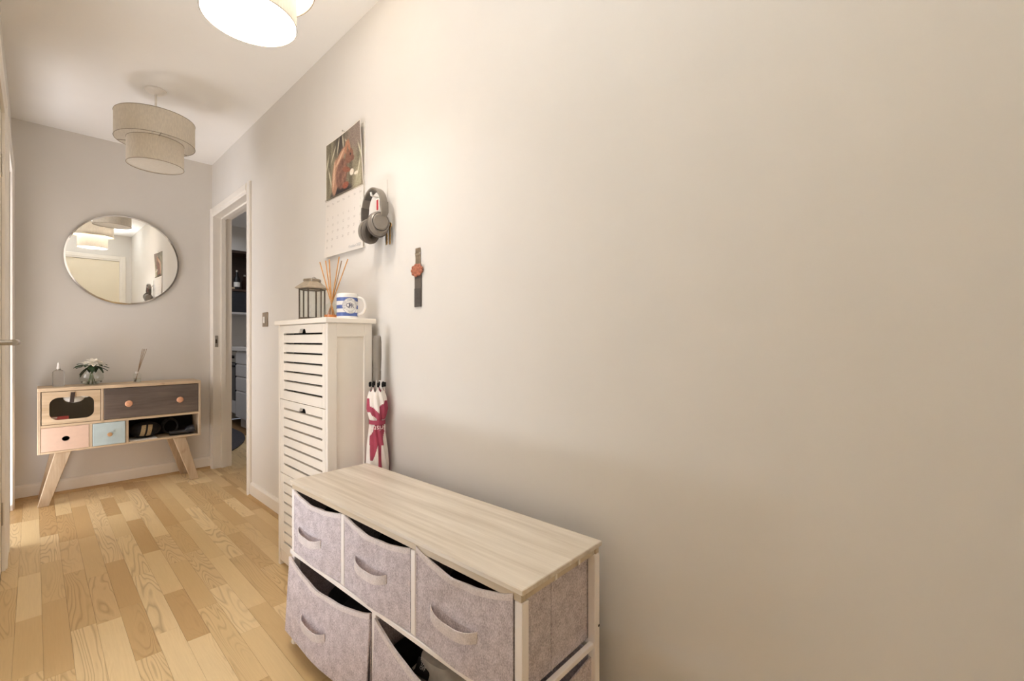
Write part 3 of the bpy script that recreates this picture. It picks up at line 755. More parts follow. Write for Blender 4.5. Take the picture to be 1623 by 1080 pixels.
for i, xx in enumerate((0.515, 0.55)):
    m = MB()
    def fn(a, b, xx=xx):
        x = xx + (b - 0.5) * 0.024 + (a - 0.5) * 0.014; th = -0.75 + 1.5 * a
        k = math.sqrt(max(0.05, 1 - ((x - 0.535) / 0.09) ** 2))
        return ((x, F + 0.09 - 0.0715 * k * math.cos(th), 0.388 + 0.055 * k * math.sin(th) ), (0, -1, 0))
    m.sheet(fn, 8, 2, 0.001); m.build('woven_band', M['tan'], t)
m = MB(); m.box((0.44, F + 0.175, 0.3325), (0.825, F + 0.234, 0.47), 0.012, 2); tag(m.build('cubby_filler', M['blackcloth'], loc=(0.63, F + 0.2, 0.3325)), 'black block added to darken the back of the open console cubby', 'filler')  # added block: shade at the back of the cubby made solid
t = thing('cable_coil', 'loops of black cable in the middle of the console cubby', 'cable', (0.67, F + 0.1, 0.3285))
for k in range(3):
    m = MB(); m.tube([(0.680 + (0.042 + 0.003 * k) * math.cos(a * PI / 16), F + 0.105 + 0.02 * k + 0.008 * math.sin(a * PI / 8), 0.3285 + 0.060 + (0.048 + 0.002 * k) * math.sin(a * PI / 16)) for a in range(32)], 0.0048, 8, True); m.build('loop', M['black'], t)
t = thing('torch', 'black torch with a rounded glossy head, right end of the console cubby', 'torch', (0.74, F + 0.06, 0.3285))
m = MB(); m.tube([(0.665, F + 0.055, 0.346), (0.775, F + 0.042, 0.35)], [0.0165, 0.018], 14); m.build('barrel', M['black'], t)
m = MB(); m.lathe([(0, -0.03), (0.018, -0.03), (0.028, -0.01), (0.03, 0.02), (0.027, 0.026), (0, 0.028)], (0, 0, 0), 20, Matrix.Translation((0.785, F + 0.046, 0.36)) @ Matrix.Rotation(R(75), 4, 'Y')); m.build('head', M['slate'], t)

# ------------------------------------------------------------------ light switch
t = thing('light_switch', 'brushed steel rocker light switch on the right wall between doorway and shoe cabinet', 'switch', (W, 3.016, 1.09))
m = MB(); m.box((W - 0.006, 2.972, 1.09), (W, 3.058, 1.178), 0.002); m.build('plate', M['nickel'], t)
m = MB(); m.box((W - 0.011, 3.008, 1.112), (W - 0.005, 3.032, 1.152), 0.002); m.build('rocker', M['cable'], t)

# ------------------------------------------------------------------ louvred shoe cabinet
AY0, AY1, AX0, AX1 = 1.69, 2.19, 0.763, 0.946
cab = thing('shoe_cabinet', 'tall slim white shoe cabinet with three louvred tip-out doors', 'cabinet', (0.855, 1.94, 0))
part('top_board', M['white'], cab, (AX0 - 0.014, AY0 - 0.012, 1.074), (AX1 + 0.014, AY1 + 0.012, 1.094), 0.003)
for y0, y1, s in ((AY0, AY0 + 0.018, 1), (AY1 - 0.018, AY1, -1)):
    yo = y0 if s > 0 else y1
    m = MB()
    m.box((AX0, y0, 0.0), (AX0 + 0.036, y1, 1.073), 0.001); m.box((AX1 - 0.034, y0, 0.0), (AX1, y1, 1.073), 0.001)
    m.box((AX0 + 0.036, y0, 1.022), (AX1 - 0.034, y1, 1.073)); m.box((AX0 + 0.036, y0, 0.075), (AX1 - 0.034, y1, 0.125))
    sd = m.build('side_frame', M['white'], cab, smooth=False)
    yy = y0 + 0.007 if s > 0 else y0 + 0.003
    m = MB(); m.box((AX0 + 0.034, yy, 0.12), (AX1 - 0.032, yy + 0.008, 1.025)); m.build('side_panel', M['white'], sd, smooth=False)
part('back_panel', M['white'], cab, (AX1 - 0.01, AY0 + 0.018, 0.07), (AX1, AY1 - 0.018, 1.073))
part('bottom_rail', M['white'], cab, (AX0 + 0.004, AY0 + 0.018, 0.02), (AX0 + 0.02, AY1 - 0.018, 0.07))
part('slot_shade', M['dark'], cab, (AX0 + 0.06, AY0 + 0.02, 0.08), (AX0 + 0.064, AY1 - 0.02, 1.07))  # dark sheet painting the shade behind the slots
yA, yB = AY0 + 0.021, AY1 - 0.021
for z0, z1 in ((0.0755, 0.4165), (0.4195, 0.744), (0.747, 1.0715)):
    nS = 7; s0, s1 = z0 + 0.042, z1 - 0.038; pitch = (s1 - s0) / (nS - 1); g = 0.0042
    ya, yb = yA + 0.026, yB - 0.04
    m = MB()
    m.box((AX0, yA, z0), (AX0 + 0.014, ya, z1), 0.0012); m.box((AX0, yb, z0), (AX0 + 0.014, yB, z1), 0.0012)
    m.box((AX0, ya, z0), (AX0 + 0.014, yb, s0 - g))
    yc = (ya + yb) / 2 - 0.008
    m.prism([(ya, s1 + g), (yc - 0.036, s1 + g), (yc - 0.03, s1 + g + 0.013), (yc - 0.024, s1 + g + 0.017), (yc + 0.02, s1 + g + 0.017), (yc + 0.026, s1 + g + 0.013), (yc + 0.034, s1 + g), (yb, s1 + g), (yb, z1), (ya, z1)], YZX, AX0, AX0 + 0.014)
    dr = m.build('tip_out_door', M['white'], cab, smooth=False)
    for k in range(nS - 1):
        za = s0 + pitch * k + g; zb = s0 + pitch * (k + 1) - g
        m = MB(); m.prism([(AX0 + 0.001, za), (AX0 + 0.013, za + 0.004), (AX0 + 0.013, zb + 0.002), (AX0 + 0.001, zb)], XYZ, ya - 0.001, yb + 0.001); m.build('slat', M['white'], dr, smooth=False)
    if z0 > 0.4:
        pass
# pale shoes glimpsed inside are hidden by the slats; things on the cabinet top
ZT = 1.0945
# lantern
lx, ly = 0.858, 2.055
lan = thing('candle_lantern', 'hexagonal grey metal candle lantern on top of the white shoe cabinet', 'lantern', (lx, ly, ZT))
hexp = lambda r, ph=0.869: [(lx + r * math.cos(ph + k * PI / 3), ly + r * math.sin(ph + k * PI / 3)) for k in range(6)]
m = MB(); m.prism(hexp(0.058), XYd, ZT, ZT + 0.008); m.build('base', M['zinc'], lan, smooth=False)
Hb = 0.142
for k in range(6):
    (xa, ya), (xb, yb) = hexp(0.053)[k], hexp(0.053)[(k + 1) % 6]
    m = MB(); m.tube([(xa, ya, ZT + 0.008), (xa, ya, ZT + Hb)], 0.0032, 6); fr_ = m.build('post', M['zincdark'], lan)
    m = MB(); m.tube([(xa, ya, ZT + 0.012), (xb, yb, ZT + 0.012)], 0.0025, 6); m.tube([(xa, ya, ZT + Hb - 0.004), (xb, yb, ZT + Hb - 0.004)], 0.0025, 6); m.build('rail', M['zincdark'], fr_)
    m = MB(); n_ = Vector((ya - yb, xb - xa, 0)).normalized()
    m.sheet(lambda a, b: ((xa + (xb - xa) * (0.05 + 0.9 * a), ya + (yb - ya) * (0.05 + 0.9 * a), ZT + 0.014 + (Hb - 0.02) * b), n_), 1, 1, 0.0012); m.build('pane', M['pane'], lan, smooth=False)
def hex_loft(levels, nm, mat):
    t_ = bmesh.new(); rings = [[t_.verts.new((x, y, z)) for x, y in hexp(r)] for r, z in levels]
    for a, b in zip(rings, rings[1:]):
        for k in range(6): t_.faces.new([a[k], a[(k + 1) % 6], b[(k + 1) % 6], b[k]])
    t_.faces.new(rings[0][::-1]); t_.faces.new(rings[-1]); bmesh.ops.recalc_face_normals(t_, faces=t_.faces[:])
    m = MB(); m.take(t_); return m.build(nm, mat, lan, smooth=False)
hex_loft([(0.05, ZT + Hb - 0.002), (0.071, ZT + Hb), (0.072, ZT + Hb + 0.003), (0.036, ZT + Hb + 0.03), (0.036, ZT + Hb + 0.034)], 'roof', M['zinc'])
hex_loft([(0.036, ZT + Hb + 0.034), (0.038, ZT + Hb + 0.0345), (0.036, ZT + Hb + 0.043), (0.03, ZT + Hb + 0.044)], 'roof_cap', M['nickel'])
m = MB(); m.tube([(lx + 0.004 + 0.026 * math.cos(a), ly - 0.016 + 0.03 * math.cos(a) - 0.0, ZT + Hb + 0.03 + 0.02 * math.sin(a)) for a in [PI * k / 10 - 0.2 for k in range(12)]], 0.0018, 6); m.build('carry_ring', M['steel'], lan)
# amber reed diffuser
c = (0.868, 1.885, ZT)
t = thing('reed_diffuser', 'glass reed diffuser with amber oil and orange reeds beside the striped mug', 'diffuser', c)
m = MB(); m.lathe([(0, 0), (0.03, 0), (0.031, 0.004), (0.031, 0.05), (0.026, 0.062), (0.012, 0.07), (0.012, 0.086), (0.014, 0.088), (0.0095, 0.088), (0.0095, 0.07), (0.024, 0.06), (0.0285, 0.05), (0.0285, 0.006), (0, 0.006)], c, 28); m.build('glass_bottle', M['pane'], t)
m = MB(); m.lathe([(0, 0.0065), (0.028, 0.0065), (0.028, 0.02), (0, 0.02)], c, 24); m.build('oil', M['oil'], t)
for i, (tx, ty) in enumerate(((-0.03, 0.045), (-0.012, 0.03), (0.0, 0.022), (0.02, -0.05), (0.035, -0.075), (0.0, -0.07))):
    m = MB(); m.tube([(c[0] - tx * 0.3, c[1] - ty * 0.3, c[2] + 0.01), (c[0] + tx, c[1] + ty, c[2] + 0.245 + 0.006 * (i % 3))], 0.0021, 6); m.build('reed', M['reed'] if i != 3 else M['reedgrey'], t)
# mug with stripes and crest
mx_, my_ = 0.868, 1.745; mr, mh = 0.0405, 0.097; mz = ZT
t = thing('striped_mug', 'blue and white striped ceramic mug with a round crest on the shoe cabinet', 'mug', (mx_, my_, mz))
th_c = math.atan2(0 - my_, 0 - mx_) + 0.30                                     # crest turned slightly to the right of the camera
def mug_col(th, z):
    d = (th - th_c + PI) % (2 * PI) - PI; x = d * mr; zc = z - 0.049
    r = math.hypot(x, zc)
    if r < 0.0315:
        if 0.0298 < r or 0.0205 < r < 0.0215: return (0.30, 0.33, 0.45)
        return (0.86, 0.85, 0.83)
    if abs(d) > 2.3: return (0.86, 0.85, 0.83)
    for a, b in ((0.008, 0.0225), (0.038, 0.0525), (0.068, 0.0825)):
        if a < z < b: return (0.085, 0.14, 0.40)
    return (0.86, 0.85, 0.83)
m = MB(); nn, nz = 160, 80
V_ = []
for j in range(nz + 1):
    z = mh * j / nz
    V_.append([m.bm.verts.new((mx_ + mr * math.cos(2 * PI * k / nn), my_ + mr * math.sin(2 * PI * k / nn), mz + z)) for k in range(nn)])
lay = m.bm.loops.layers.float_color.new('print')
for j in range(nz):
    for k in range(nn):
        f = m.bm.faces.new([V_[j][k], V_[j][(k + 1) % nn], V_[j + 1][(k + 1) % nn], V_[j + 1][k]])
        cc = mug_col(2 * PI * (k + 0.5) / nn, mh * (j + 0.5) / nz)
        for l in f.loops: l[lay] = cc + (1,)
mug_o = m.build('mug_body', M['vglaze'], t)
m = MB(); m.lathe([(0, 0.0005), (mr - 0.003, 0.0005), (mr - 0.0001, 0.002), (mr - 0.0002, mh), (mr - 0.0012, mh + 0.0015), (mr - 0.003, mh), (mr - 0.0035, 0.006), (0, 0.006)], (mx_, my_, mz), 48); m.build('inner_wall', M['ceramic'], t)
hd = th_c + 1.05
hv = Vector((math.cos(hd), math.sin(hd), 0))
m = MB(); pts = [Vector((mx_, my_, mz + 0.05)) + hv * (mr - 0.003 + 0.032 * math.sin(PI * k / 12) ** 0.75) + Vector((0, 0, 0.034 * math.cos(PI * k / 12))) for k in range(13)]
m.tube(pts, 0.0058, 10); m.build('handle', M['ceramic'], t)
on_mug = lambda x, y: (mx_ + (mr + 0.0004) * math.cos(th_c + x / mr), my_ + (mr + 0.0004) * math.sin(th_c + x / mr), mz + 0.049 + y)
m = MB()
for ch, ox, oy, sz in (('Q', -0.0085, 0.001, 0.024), ('P', -0.0005, 0.002, 0.024), ('R', 0.008, -0.001, 0.024)):
    m.take(text_bm(ch, sz, fn=lambda x, y: on_mug(x + ox, y + oy)))
cr = m.build('monogram', M['inkblue'], t, smooth=False)
m = MB(); word = 'QUEENS PARK RANGERS'
for i, ch in enumerate(word):
    if ch == ' ': continue
    a = R(205) - R(230) * i / (len(word) - 1)
    m.take(text_bm(ch, 0.0075, fn=lambda x, y: on_mug(0.0256 * math.cos(a) + x * math.sin(a) + y * math.cos(a), 0.0256 * math.sin(a) - x * math.cos(a) + y * math.sin(a)), res=1))
for i, ch in enumerate('1882'):
    a = R(252) + R(36) * i / 3
    m.take(text_bm(ch, 0.0075, fn=lambda x, y: on_mug(0.0256 * math.cos(a) - x * math.sin(a) - y * math.cos(a), 0.0256 * math.sin(a) + x * math.cos(a) - y * math.sin(a)), res=1))
m.build('ring_lettering', M['inkblue'], t, smooth=False)

# ------------------------------------------------------------------ umbrella behind the dresser
ux, uy = 0.928, 1.618
t = thing('folded_umbrella', 'folded crimson and white umbrella with a grey handle, upright between shoe cabinet and dresser', 'umbrella', (ux, uy, 0))
m = MB(); m.lathe([(0, 0.852), (0.0165, 0.852), (0.017, 0.888), (0.0155, 0.89), (0.0165, 0.896), (0.0185, 0.94), (0.0185, 1.0), (0.016, 1.02), (0.012, 1.026), (0, 1.027)], (ux, uy, 0), 24, None, False, 0.75, 1.2); m.build('handle', M['hp'], t)
m = MB(); m.tube([(ux, uy, 0.03), (ux, uy, 0.86)], 0.006, 10); m.build('shaft', M['steel'], t)
for k in range(9):
    a = 2 * PI * k / 9; m = MB(); px, py = ux + 0.026 * math.cos(a), uy + 0.034 * math.sin(a)
    m.box((px - 0.004, py - 0.0045, 0.826), (px + 0.004, py + 0.0045, 0.844), 0.002); m.build('rib_tip', M['blackcloth'], t)
def prof_r(z):
    pts = [(0.06, 0.012), (0.2, 0.034), (0.4, 0.044), (0.52, 0.050), (0.60, 0.043), (0.672, 0.034), (0.69, 0.031), (0.72, 0.040), (0.74, 0.045), (0.78, 0.042), (0.83, 0.034)]
    for (z0, r0), (z1, r1) in zip(pts, pts[1:]):
        if z0 <= z <= z1: return r0 + (r1 - r0) * (z - z0) / (z1 - z0)
    return pts[-1][1]
NR = 190; ncol = 160; zs = [0.06 + 0.77 * j / NR for j in range(NR + 1)]
def canopy_pt(k, j):
    z = zs[j]; a = 2 * PI * k / ncol; tw = a + (z - 0.69) * 4.0
    r = prof_r(z) * (0.90 + 0.10 * math.sin(9 * tw)) 
    zz = z
    if j == NR: zz = z - 0.022 * abs(math.sin(4.5 * a))
    elif j > NR - 12: zz = z - 0.022 * abs(math.sin(4.5 * a)) * (j - NR + 12) / 12
    return (ux + 0.86 * r * math.cos(a), uy + 1.05 * r * math.sin(a), zz)
cols = {'crimson': MB(), 'nylon': MB()}
vc_ = {n: {} for n in cols}
def gv(n, k, j):
    k %= ncol
    if (k, j) not in vc_[n]: vc_[n][(k, j)] = cols[n].bm.verts.new(canopy_pt(k, j))
    return vc_[n][(k, j)]
th_u = math.atan2(-uy, -ux)
for j in range(NR):
    for k in range(ncol):
        a = 2 * PI * (k + .5) / ncol; z = zs[j]; d = (a - th_u + PI) % (2 * PI) - PI           # d>0 : right side in the picture
        s = math.sin(d) if abs(d) < PI / 2 else 9
        red = False
        if s < 9:
            if z > 0.69:
                c0 = 0.735 - 0.045 * (s + 0.1); red = (abs(z - (0.745 - 0.032 * (s + 1))) < 0.016 and s < 0.55) or (s > 0.15 and 0.70 < z < 0.775 - 0.03 * (1 - s)) or (s < -0.85 and 0.75 < z < 0.78) or (-0.15 < s < 0.5 and 0.69 < z < 0.72)
            else:
                cdn = -0.62 + (z - 0.53) * 5.2                      # diagonal fold, narrow end lower left
                red = False
                if z <= 0.60: red = (-0.75 < s < -0.55 + (z - 0.54) * 9 and z > 0.545) or (0.0 < s < 0.34)
                else: red = -0.85 + max(0, (z - 0.635)) * 10 < s < 0.78 - max(0, 0.65 - z) * 3.0
        else: red = (k // 18) % 2 == 0
        n = 'crimson' if red else 'nylon'
        cols[n].bm.faces.new([gv(n, k, j), gv(n, k + 1, j), gv(n, k + 1, j + 1), gv(n, k, j + 1)])
cols['crimson'].build('crimson_panel', M['crimson'], t, angle=60); cols['nylon'].build('white_panel', M['nylon'], t, angle=60)
m = MB(); m.lathe([(0.0335, -0.008), (0.0345, -0.008), (0.0345, 0.008), (0.0335, 0.008)], (ux, uy, 0.69), 40, None, True, 0.86, 1.05); m.build('strap', M['crimson'], t)
m = MB()
def on_umb(x, y):
    a = th_u - x / 0.036
    return (ux + 0.0375 * 0.86 * math.cos(a), uy + 0.0375 * 1.05 * math.sin(a), 0.670 - y)
m.take(text_bm('Bristol', 0.03, fn=lambda x, y: on_umb(x, y), res=3)); m.build('lettering', M['letter'], t, smooth=False)
m = MB(); m.lathe([(0, 0), (0.005, 0), (0.007, 0.03), (0.007, 0.06), (0, 0.06)], (ux, uy, 0.0), 12); m.build('ferrule', M['steel'], t)

# ------------------------------------------------------------------ fabric dresser
L_, D_ = 1.01, 0.278
dres = thing('fabric_dresser', 'low dresser with whitewashed top, white metal frame and five grey fabric drawers', 'dresser', (0.632, 0.578, 0), R(2.1))
# local: x = depth towards wall, y = length away from the camera
def lbox(nm, mat, parent, a, b, bev=0.0015): m = MB(); m.box(a, b, bev); return m.build(nm, mat, parent, smooth=False, local=True)
m = MB(); m.box((-0.004, -0.004, 0.529), (D_ + 0.004, L_ + 0.004, 0.5405), 0.0015); m.build('top_board', M['board'], dres, smooth=False, local=True)
lbox('top_apron', M['boardedge'], dres, (0.0, 0.002, 0.512), (0.014, L_ - 0.002, 0.5285)); lbox('top_apron', M['boardedge'], dres, (D_ - 0.014, 0.002, 0.512), (D_, L_ - 0.002, 0.5285))
lbox('top_apron', M['boardedge'], dres, (0.015, 0.004, 0.512), (D_ - 0.015, 0.016, 0.5285)); lbox('top_apron', M['boardedge'], dres, (0.015, L_ - 0.016, 0.512), (D_ - 0.015, L_ - 0.004, 0.5285))
for xx in (0.105, 0.19): lbox('clip', M['cable'], dres, (xx, 0.0, 0.514), (xx + 0.008, 0.004, 0.528), 0.002)
PW = 0.02
for yy in (0.0, L_ - PW):
    for xx in (0.0, D_ - PW):
        m = MB(); m.box((xx, yy, 0.012), (xx + PW, yy + PW, 0.512), 0.0015); lg = m.build('leg', M['metalw'], dres, smooth=False, local=True)
        m = MB(); m.lathe([(0, 0), (0.014, 0), (0.015, 0.004), (0.013, 0.014), (0, 0.014)], (xx + PW / 2, yy + PW / 2, 0), 16); m.build('foot', M['cable'], lg, local=True)
        m = MB(); m.tube([(xx + PW - 0.004 if xx > 0.1 else xx + 0.01, yy - 0.0004, 0.345), (xx + PW - 0.004 if xx > 0.1 else xx + 0.01, yy + 0.002, 0.345)], 0.003, 10)
        if xx > 0.1 and yy < 0.5: m.build('bolt_hole', M['dark'], lg, local=True)
        else: m.bm.free()
for y in (0.336, 0.668):
    for xx in (0.0, D_ - 0.016): lbox('upright', M['metalw'], dres, (xx - (0.003 if xx < 0.1 else 0), y - 0.009, 0.312), (xx + 0.013, y + 0.009, 0.512))
for xx in (0.0, D_ - 0.016): lbox('upright', M['metalw'], dres, (xx, 0.5, 0.03), (xx + 0.016, 0.519, 0.298))
for z in (0.298, 0.012 + 0.012):
    for xx in (0.0, D_ - 0.014): lbox('rail', M['metalw'], dres, (xx - (0.006 if xx < 0.1 and z > 0.1 else 0), PW if z < 0.1 else 0.0, z), (xx + 0.014, L_ - (PW if z < 0.1 else 0.0), z + 0.013))
    for yy in (0.003, L_ - 0.017): lbox('rail', M['metalw'], dres, (PW, yy, z), (D_ - PW, yy + 0.013, z + 0.013))
def drawer(y0, y1, z0, z1, sag, bulge, out0, out1, hy, hz, hlen, lowout=0.0, skew=0.0):
    """open fabric bin; front face at x = -out; sagging front lip"""
    fx = lambda a, b: -(out0 * (1 - a) + out1 * a) - bulge * math.sin(PI * a) * (0.35 + 0.65 * (1 - b)) - lowout * (1 - b)
    sg = lambda a: sag * (math.sin(PI * min(1, max(0, a)) ** 1.0) ** 0.85) * (1 + skew * (a - 0.5))
    rip = lambda a, b: 0.0022 * math.sin(9 * a + 5 * b) + 0.0014 * math.sin(23 * a * b + 4)
    def fn(a, b):
        z = z0 + (z1 - sg(a) - z0) * b
        return ((fx(a, b) + rip(a, b) * math.sin(PI * a), y0 + (y1 - y0) * a, z), (-1, 0, 0))
    m = MB(); m.sheet(fn, 28, 16, 0.004)
    xb = D_ - 0.006
    if lowout and y0 < 0.1: m.sheet(lambda a, b: ((-0.006 + (xb + 0.006) * a, y0 + 0.004 * (1 - a), z0 + (z1 - 0.010 - 0.05 * (1 - a) ** 1.3 - z0) * b), (0, -1, 0)), 8, 6, 0.004)
    else: m.box((-0.002, y0, z0), (xb, y0 + 0.004, z1 - 0.004))
    m.box((-0.002, y1 - 0.004, z0), (xb, y1, z1 - 0.004)); m.box((xb - 0.004, y0 + 0.004, z0), (xb, y1 - 0.004, z1 - 0.004)); m.box((-0.002, y0 + 0.004, z0), (xb - 0.004, y1 - 0.004, z0 + 0.004))
    if y0 < 0.1 and not lowout:                        # seam on the visible end
        m.box((0.118, y0 - 0.0015, z0), (0.122, y0 + 0.001, z1 - 0.004))
    d = m.build('fabric_drawer', M['felt'], dres, local=True, angle=50)
    m = MB()
    def hem(a, b):
        z = z0 + (z1 - sg(a) - z0) - 0.013 * (1 - b) + 0.0012
        bb = max(0.0, (z - z0) / (z1 - sg(a) - z0))
        return ((fx(a, min(1, bb)) + rip(a, min(1, bb)) * math.sin(PI * a) - 0.0012, y0 + (y1 - y0) * a, z), (-1, 0, 0))
    m.sheet(hem, 28, 2, 0.006); m.build('binding', M['hem'], d, local=True)
    m = MB()
    def hfn(a, b):
        y = hy - hlen / 2 + hlen * a; aa = (y - y0) / (y1 - y0); zc = hz + 0.012 * (2 * a - 1) ** 2 - 0.004
        bb = (zc - z0) / (z1 - sg(aa) - z0)
        x = fx(aa, bb) - 0.003 - 0.014 * math.sin(PI * a) ** 0.6 - 0.002 * math.sin(3 * PI * a)
        return ((x, y, zc + (b - 0.5) * 0.023), (-1, 0, 0))
    m.sheet(hfn, 18, 2, 0.0025); m.build('handle', M['hem'], d, local=True)
    return d
drawer(0.679, 0.987, 0.313, 0.511, 0.020, 0.006, 0.001, 0.003, 0.865, 0.385, 0.152)
drawer(0.347, 0.657, 0.313, 0.512, 0.022, 0.006, 0.001, 0.002, 0.517, 0.400, 0.152)
drawer(0.022, 0.325, 0.313, 0.524, 0.030, 0.008, 0.001, 0.001, 0.190, 0.395, 0.150)
drawer(0.522, 1.006, 0.052, 0.288, 0.040, 0.010, 0.004, 0.010, 0.808, 0.135, 0.150, 0.014)
drawer(0.010, 0.498, 0.045, 0.286, 0.062, 0.010, 0.012, 0.004, 0.24, 0.135, 0.150, 0.012)
# dark lumps added to darken the drawer insides, with glasses on one
bpy.context.view_layer.update()
DM = dres.matrix_world.copy()
def lumps(name, label, cat, mat, c, blobs):
    wc = DM @ Vector(c)
    m = MB()
    for p, r in blobs: m.ball(DM @ Vector(p), r, 16, Matrix.Rotation(R(2.1), 4, 'Z'))
    return tag(m.build(name, mat, loc=wc), label, cat)
lumps('far_drawer_filler', 'dark lump added to darken the upper fabric drawer farthest from the camera', 'scarf', M['blackcloth'], (0.12, 0.83, 0.318), [((0.09, 0.80, 0.4), (0.07, 0.1, 0.08)), ((0.13, 0.9, 0.4), (0.07, 0.08, 0.08))])
lumps('mid_drawer_filler', 'black lump added to darken the middle upper fabric drawer', 'filler', M['blackcloth'], (0.12, 0.5, 0.318), [((0.10, 0.46, 0.4), (0.08, 0.1, 0.078)), ((0.13, 0.56, 0.4), (0.08, 0.085, 0.08))])
lumps('near_drawer_filler', 'dark brown lump added to darken the upper fabric drawer nearest the camera', 'bag', M['browncloth'], (0.12, 0.17, 0.318), [((0.11, 0.12, 0.4), (0.085, 0.09, 0.08)), ((0.10, 0.24, 0.395), (0.07, 0.075, 0.075))])
lumps('low_drawer_filler', 'black lump added to darken the lower fabric drawer with the far handle', 'filler', M['blackcloth'], (0.12, 0.75, 0.06), [((0.12, 0.70, 0.135), (0.1, 0.15, 0.074)), ((0.14, 0.85, 0.135), (0.09, 0.1, 0.074))])
def glasses():
    wc = DM @ Vector((0.05, 0.9, 0.478)); t = thing('sunglasses', 'dark sunglasses lying on the dark lump in the far upper drawer', 'glasses', wc)
    for yy in (0.88, 0.93):
        m = MB(); m.lathe([(0, 0), (0.02, 0), (0.021, 0.002), (0, 0.003)], tuple(DM @ Vector((0.06, yy, 0.482))), 18); m.build('lens', M['slate'], t)
    m = MB(); m.tube([DM @ Vector((0.06, 0.9, 0.484)), DM @ Vector((0.06, 0.91, 0.484))], 0.002, 6); m.build('bridge', M['steel'], t)
glasses()
# sneakers in the lower near drawer
def sneaker(c, yaw, roll, label, upper, pos, k=1.0):
    T = DM @ Matrix.Translation(c) @ Matrix.Rotation(yaw, 4, 'Z') @ Matrix.Rotation(roll, 4, 'X') @ Matrix.Scale(k, 4)
    t = thing('sneaker', label, 'shoe', T.translation, 0, 'sneakers in the lower fabric drawer')
    def outline(s, k=1.0):
        hw = (0.036 + 0.012 * math.sin(PI * min(1, s * 1.05)) + 0.008 * s) * (1 - max(0, (s - 0.8) / 0.2) ** 2 * 0.85) * (1 - max(0, (0.12 - s) / 0.12) ** 2 * 0.6)
        return hw * k
    def loft(levels, nm, mat):
        m = MB(); n = 20; rings = []
        for z, k, so, sc_ in levels:
            ring = []
            for i in range(n): 
                s = 0.5 - 0.5 * math.cos(PI * i / (n - 1)); ring.append((so + s * sc_ * 0.27 - 0.135, outline(s, k), z))
            for i in range(n): 
                s = 0.5 + 0.5 * math.cos(PI * i / (n - 1)); ring.append((so + s * sc_ * 0.27 - 0.135, -outline(s, k), z))
            rings.append([m.bm.verts.new(T @ Vector(p)) for p in ring])
        for a, b in zip(rings, rings[1:]):
            for i in range(len(a)): m.bm.faces.new([a[i], a[(i + 1) % len(a)], b[(i + 1) % len(a)], b[i]])
        m.bm.faces.new(rings[0][::-1]); m.bm.faces.new(rings[-1]); bmesh.ops.remove_doubles(m.bm, verts=m.bm.verts[:], dist=1e-5); bmesh.ops.recalc_face_normals(m.bm, faces=m.bm.faces[:])
        return m.build(nm, mat, t)
    loft([(0.0, 0.95, 0, 1), (0.003, 1.0, 0, 1), (0.026, 1.0, 0, 1), (0.028, 0.96, 0.002, 0.985)], 'rubber_sole', M['cream'])
    up = loft([(0.027, 0.95, 0.003, 0.97), (0.05, 0.88, 0.004, 0.93), (0.068, 0.74, 0.004, 0.74), (0.088, 0.66, 0.002, 0.46), (0.096, 0.6, 0.002, 0.4)], 'canvas_upper', upper)
    m = MB()
    for s in (1, -1):
        m.tube([T @ Vector((x, s * (0.0455 - 0.006 * abs(x) * 10), z)) for x, z in ((-0.1, 0.045), (-0.05, 0.062), (0.0, 0.05), (0.05, 0.046), (0.08, 0.055))], 0.0035, 6)
    m.build('side_stripe', M['cream'] if pos == 0 else M['ink'], t)
    if pos == 0:
        m = MB(); m.box((-0.1375, -0.016, 0.02), (-0.130, 0.016, 0.086), 0.003, 1, T); m.build('heel_strip', M['cream'], t)
    else:
        bT = T @ Matrix.Translation((-0.108, -0.031, 0.074)) @ Matrix.Rotation(R(180), 4, 'Z') @ Matrix.Rotation(R(-62), 4, 'X') @ Matrix.Rotation(R(90), 4, 'Z')
        m = MB(); m.box((-0.018, -0.024, -0.002), (0.018, 0.024, 0.003), 0.003, 2, bT); b = m.build('heel_patch', M['black'], t)
        m = MB()
        for k, zz in enumerate((-0.008, 0.0)): 
            tb = text_bm(('THE', 'OFF')[k] if k < 2 else '', 0.011); tb.transform(bT @ Matrix.Translation((zz, 0, 0.0035)) @ Matrix.Rotation(R(90), 4, 'Z')); m.take(tb)
        tb = text_bm('WALL', 0.011); tb.transform(bT @ Matrix.Translation((-0.016 + 0.0, 0, 0.0035)) @ Matrix.Rotation(R(90), 4, 'Z')); m.take(tb)
        m.build('patch_lettering', M['paper'], b, smooth=False)
    m = MB()
    for k in range(4):
        x = -0.005 + 0.018 * k; zz = 0.075 - 0.006 * k
        m.tube([T @ Vector((x, -0.022, zz)), T @ Vector((x, 0, zz + 0.004)), T @ Vector((x, 0.022, zz))], 0.003, 6)
    m.build('lace', M['cream'], t)
sneaker((0.137, 0.442, 0.131), 0, 0, 'black canvas sneaker with pale sole, heel to the front of the lower near drawer', M['blackcloth'], 0, 0.88)
sneaker((0.080, 0.245, 0.131), R(-84), 0, 'grey and cream sneaker with a black badge at the front of the lower near drawer', M['greycanvas'], 1)
m = MB(); m.box((0.03, 0.04, 0.051), (0.24, 0.465, 0.128), 0.015, 2); mtx = DM
m.bm.transform(DM); o = m.build('shoe_box', M['browncloth'], loc=DM @ Vector((0.13, 0.25, 0.051))); tag(o, 'dark box at the bottom of the lower fabric drawer under the sneakers', 'box')

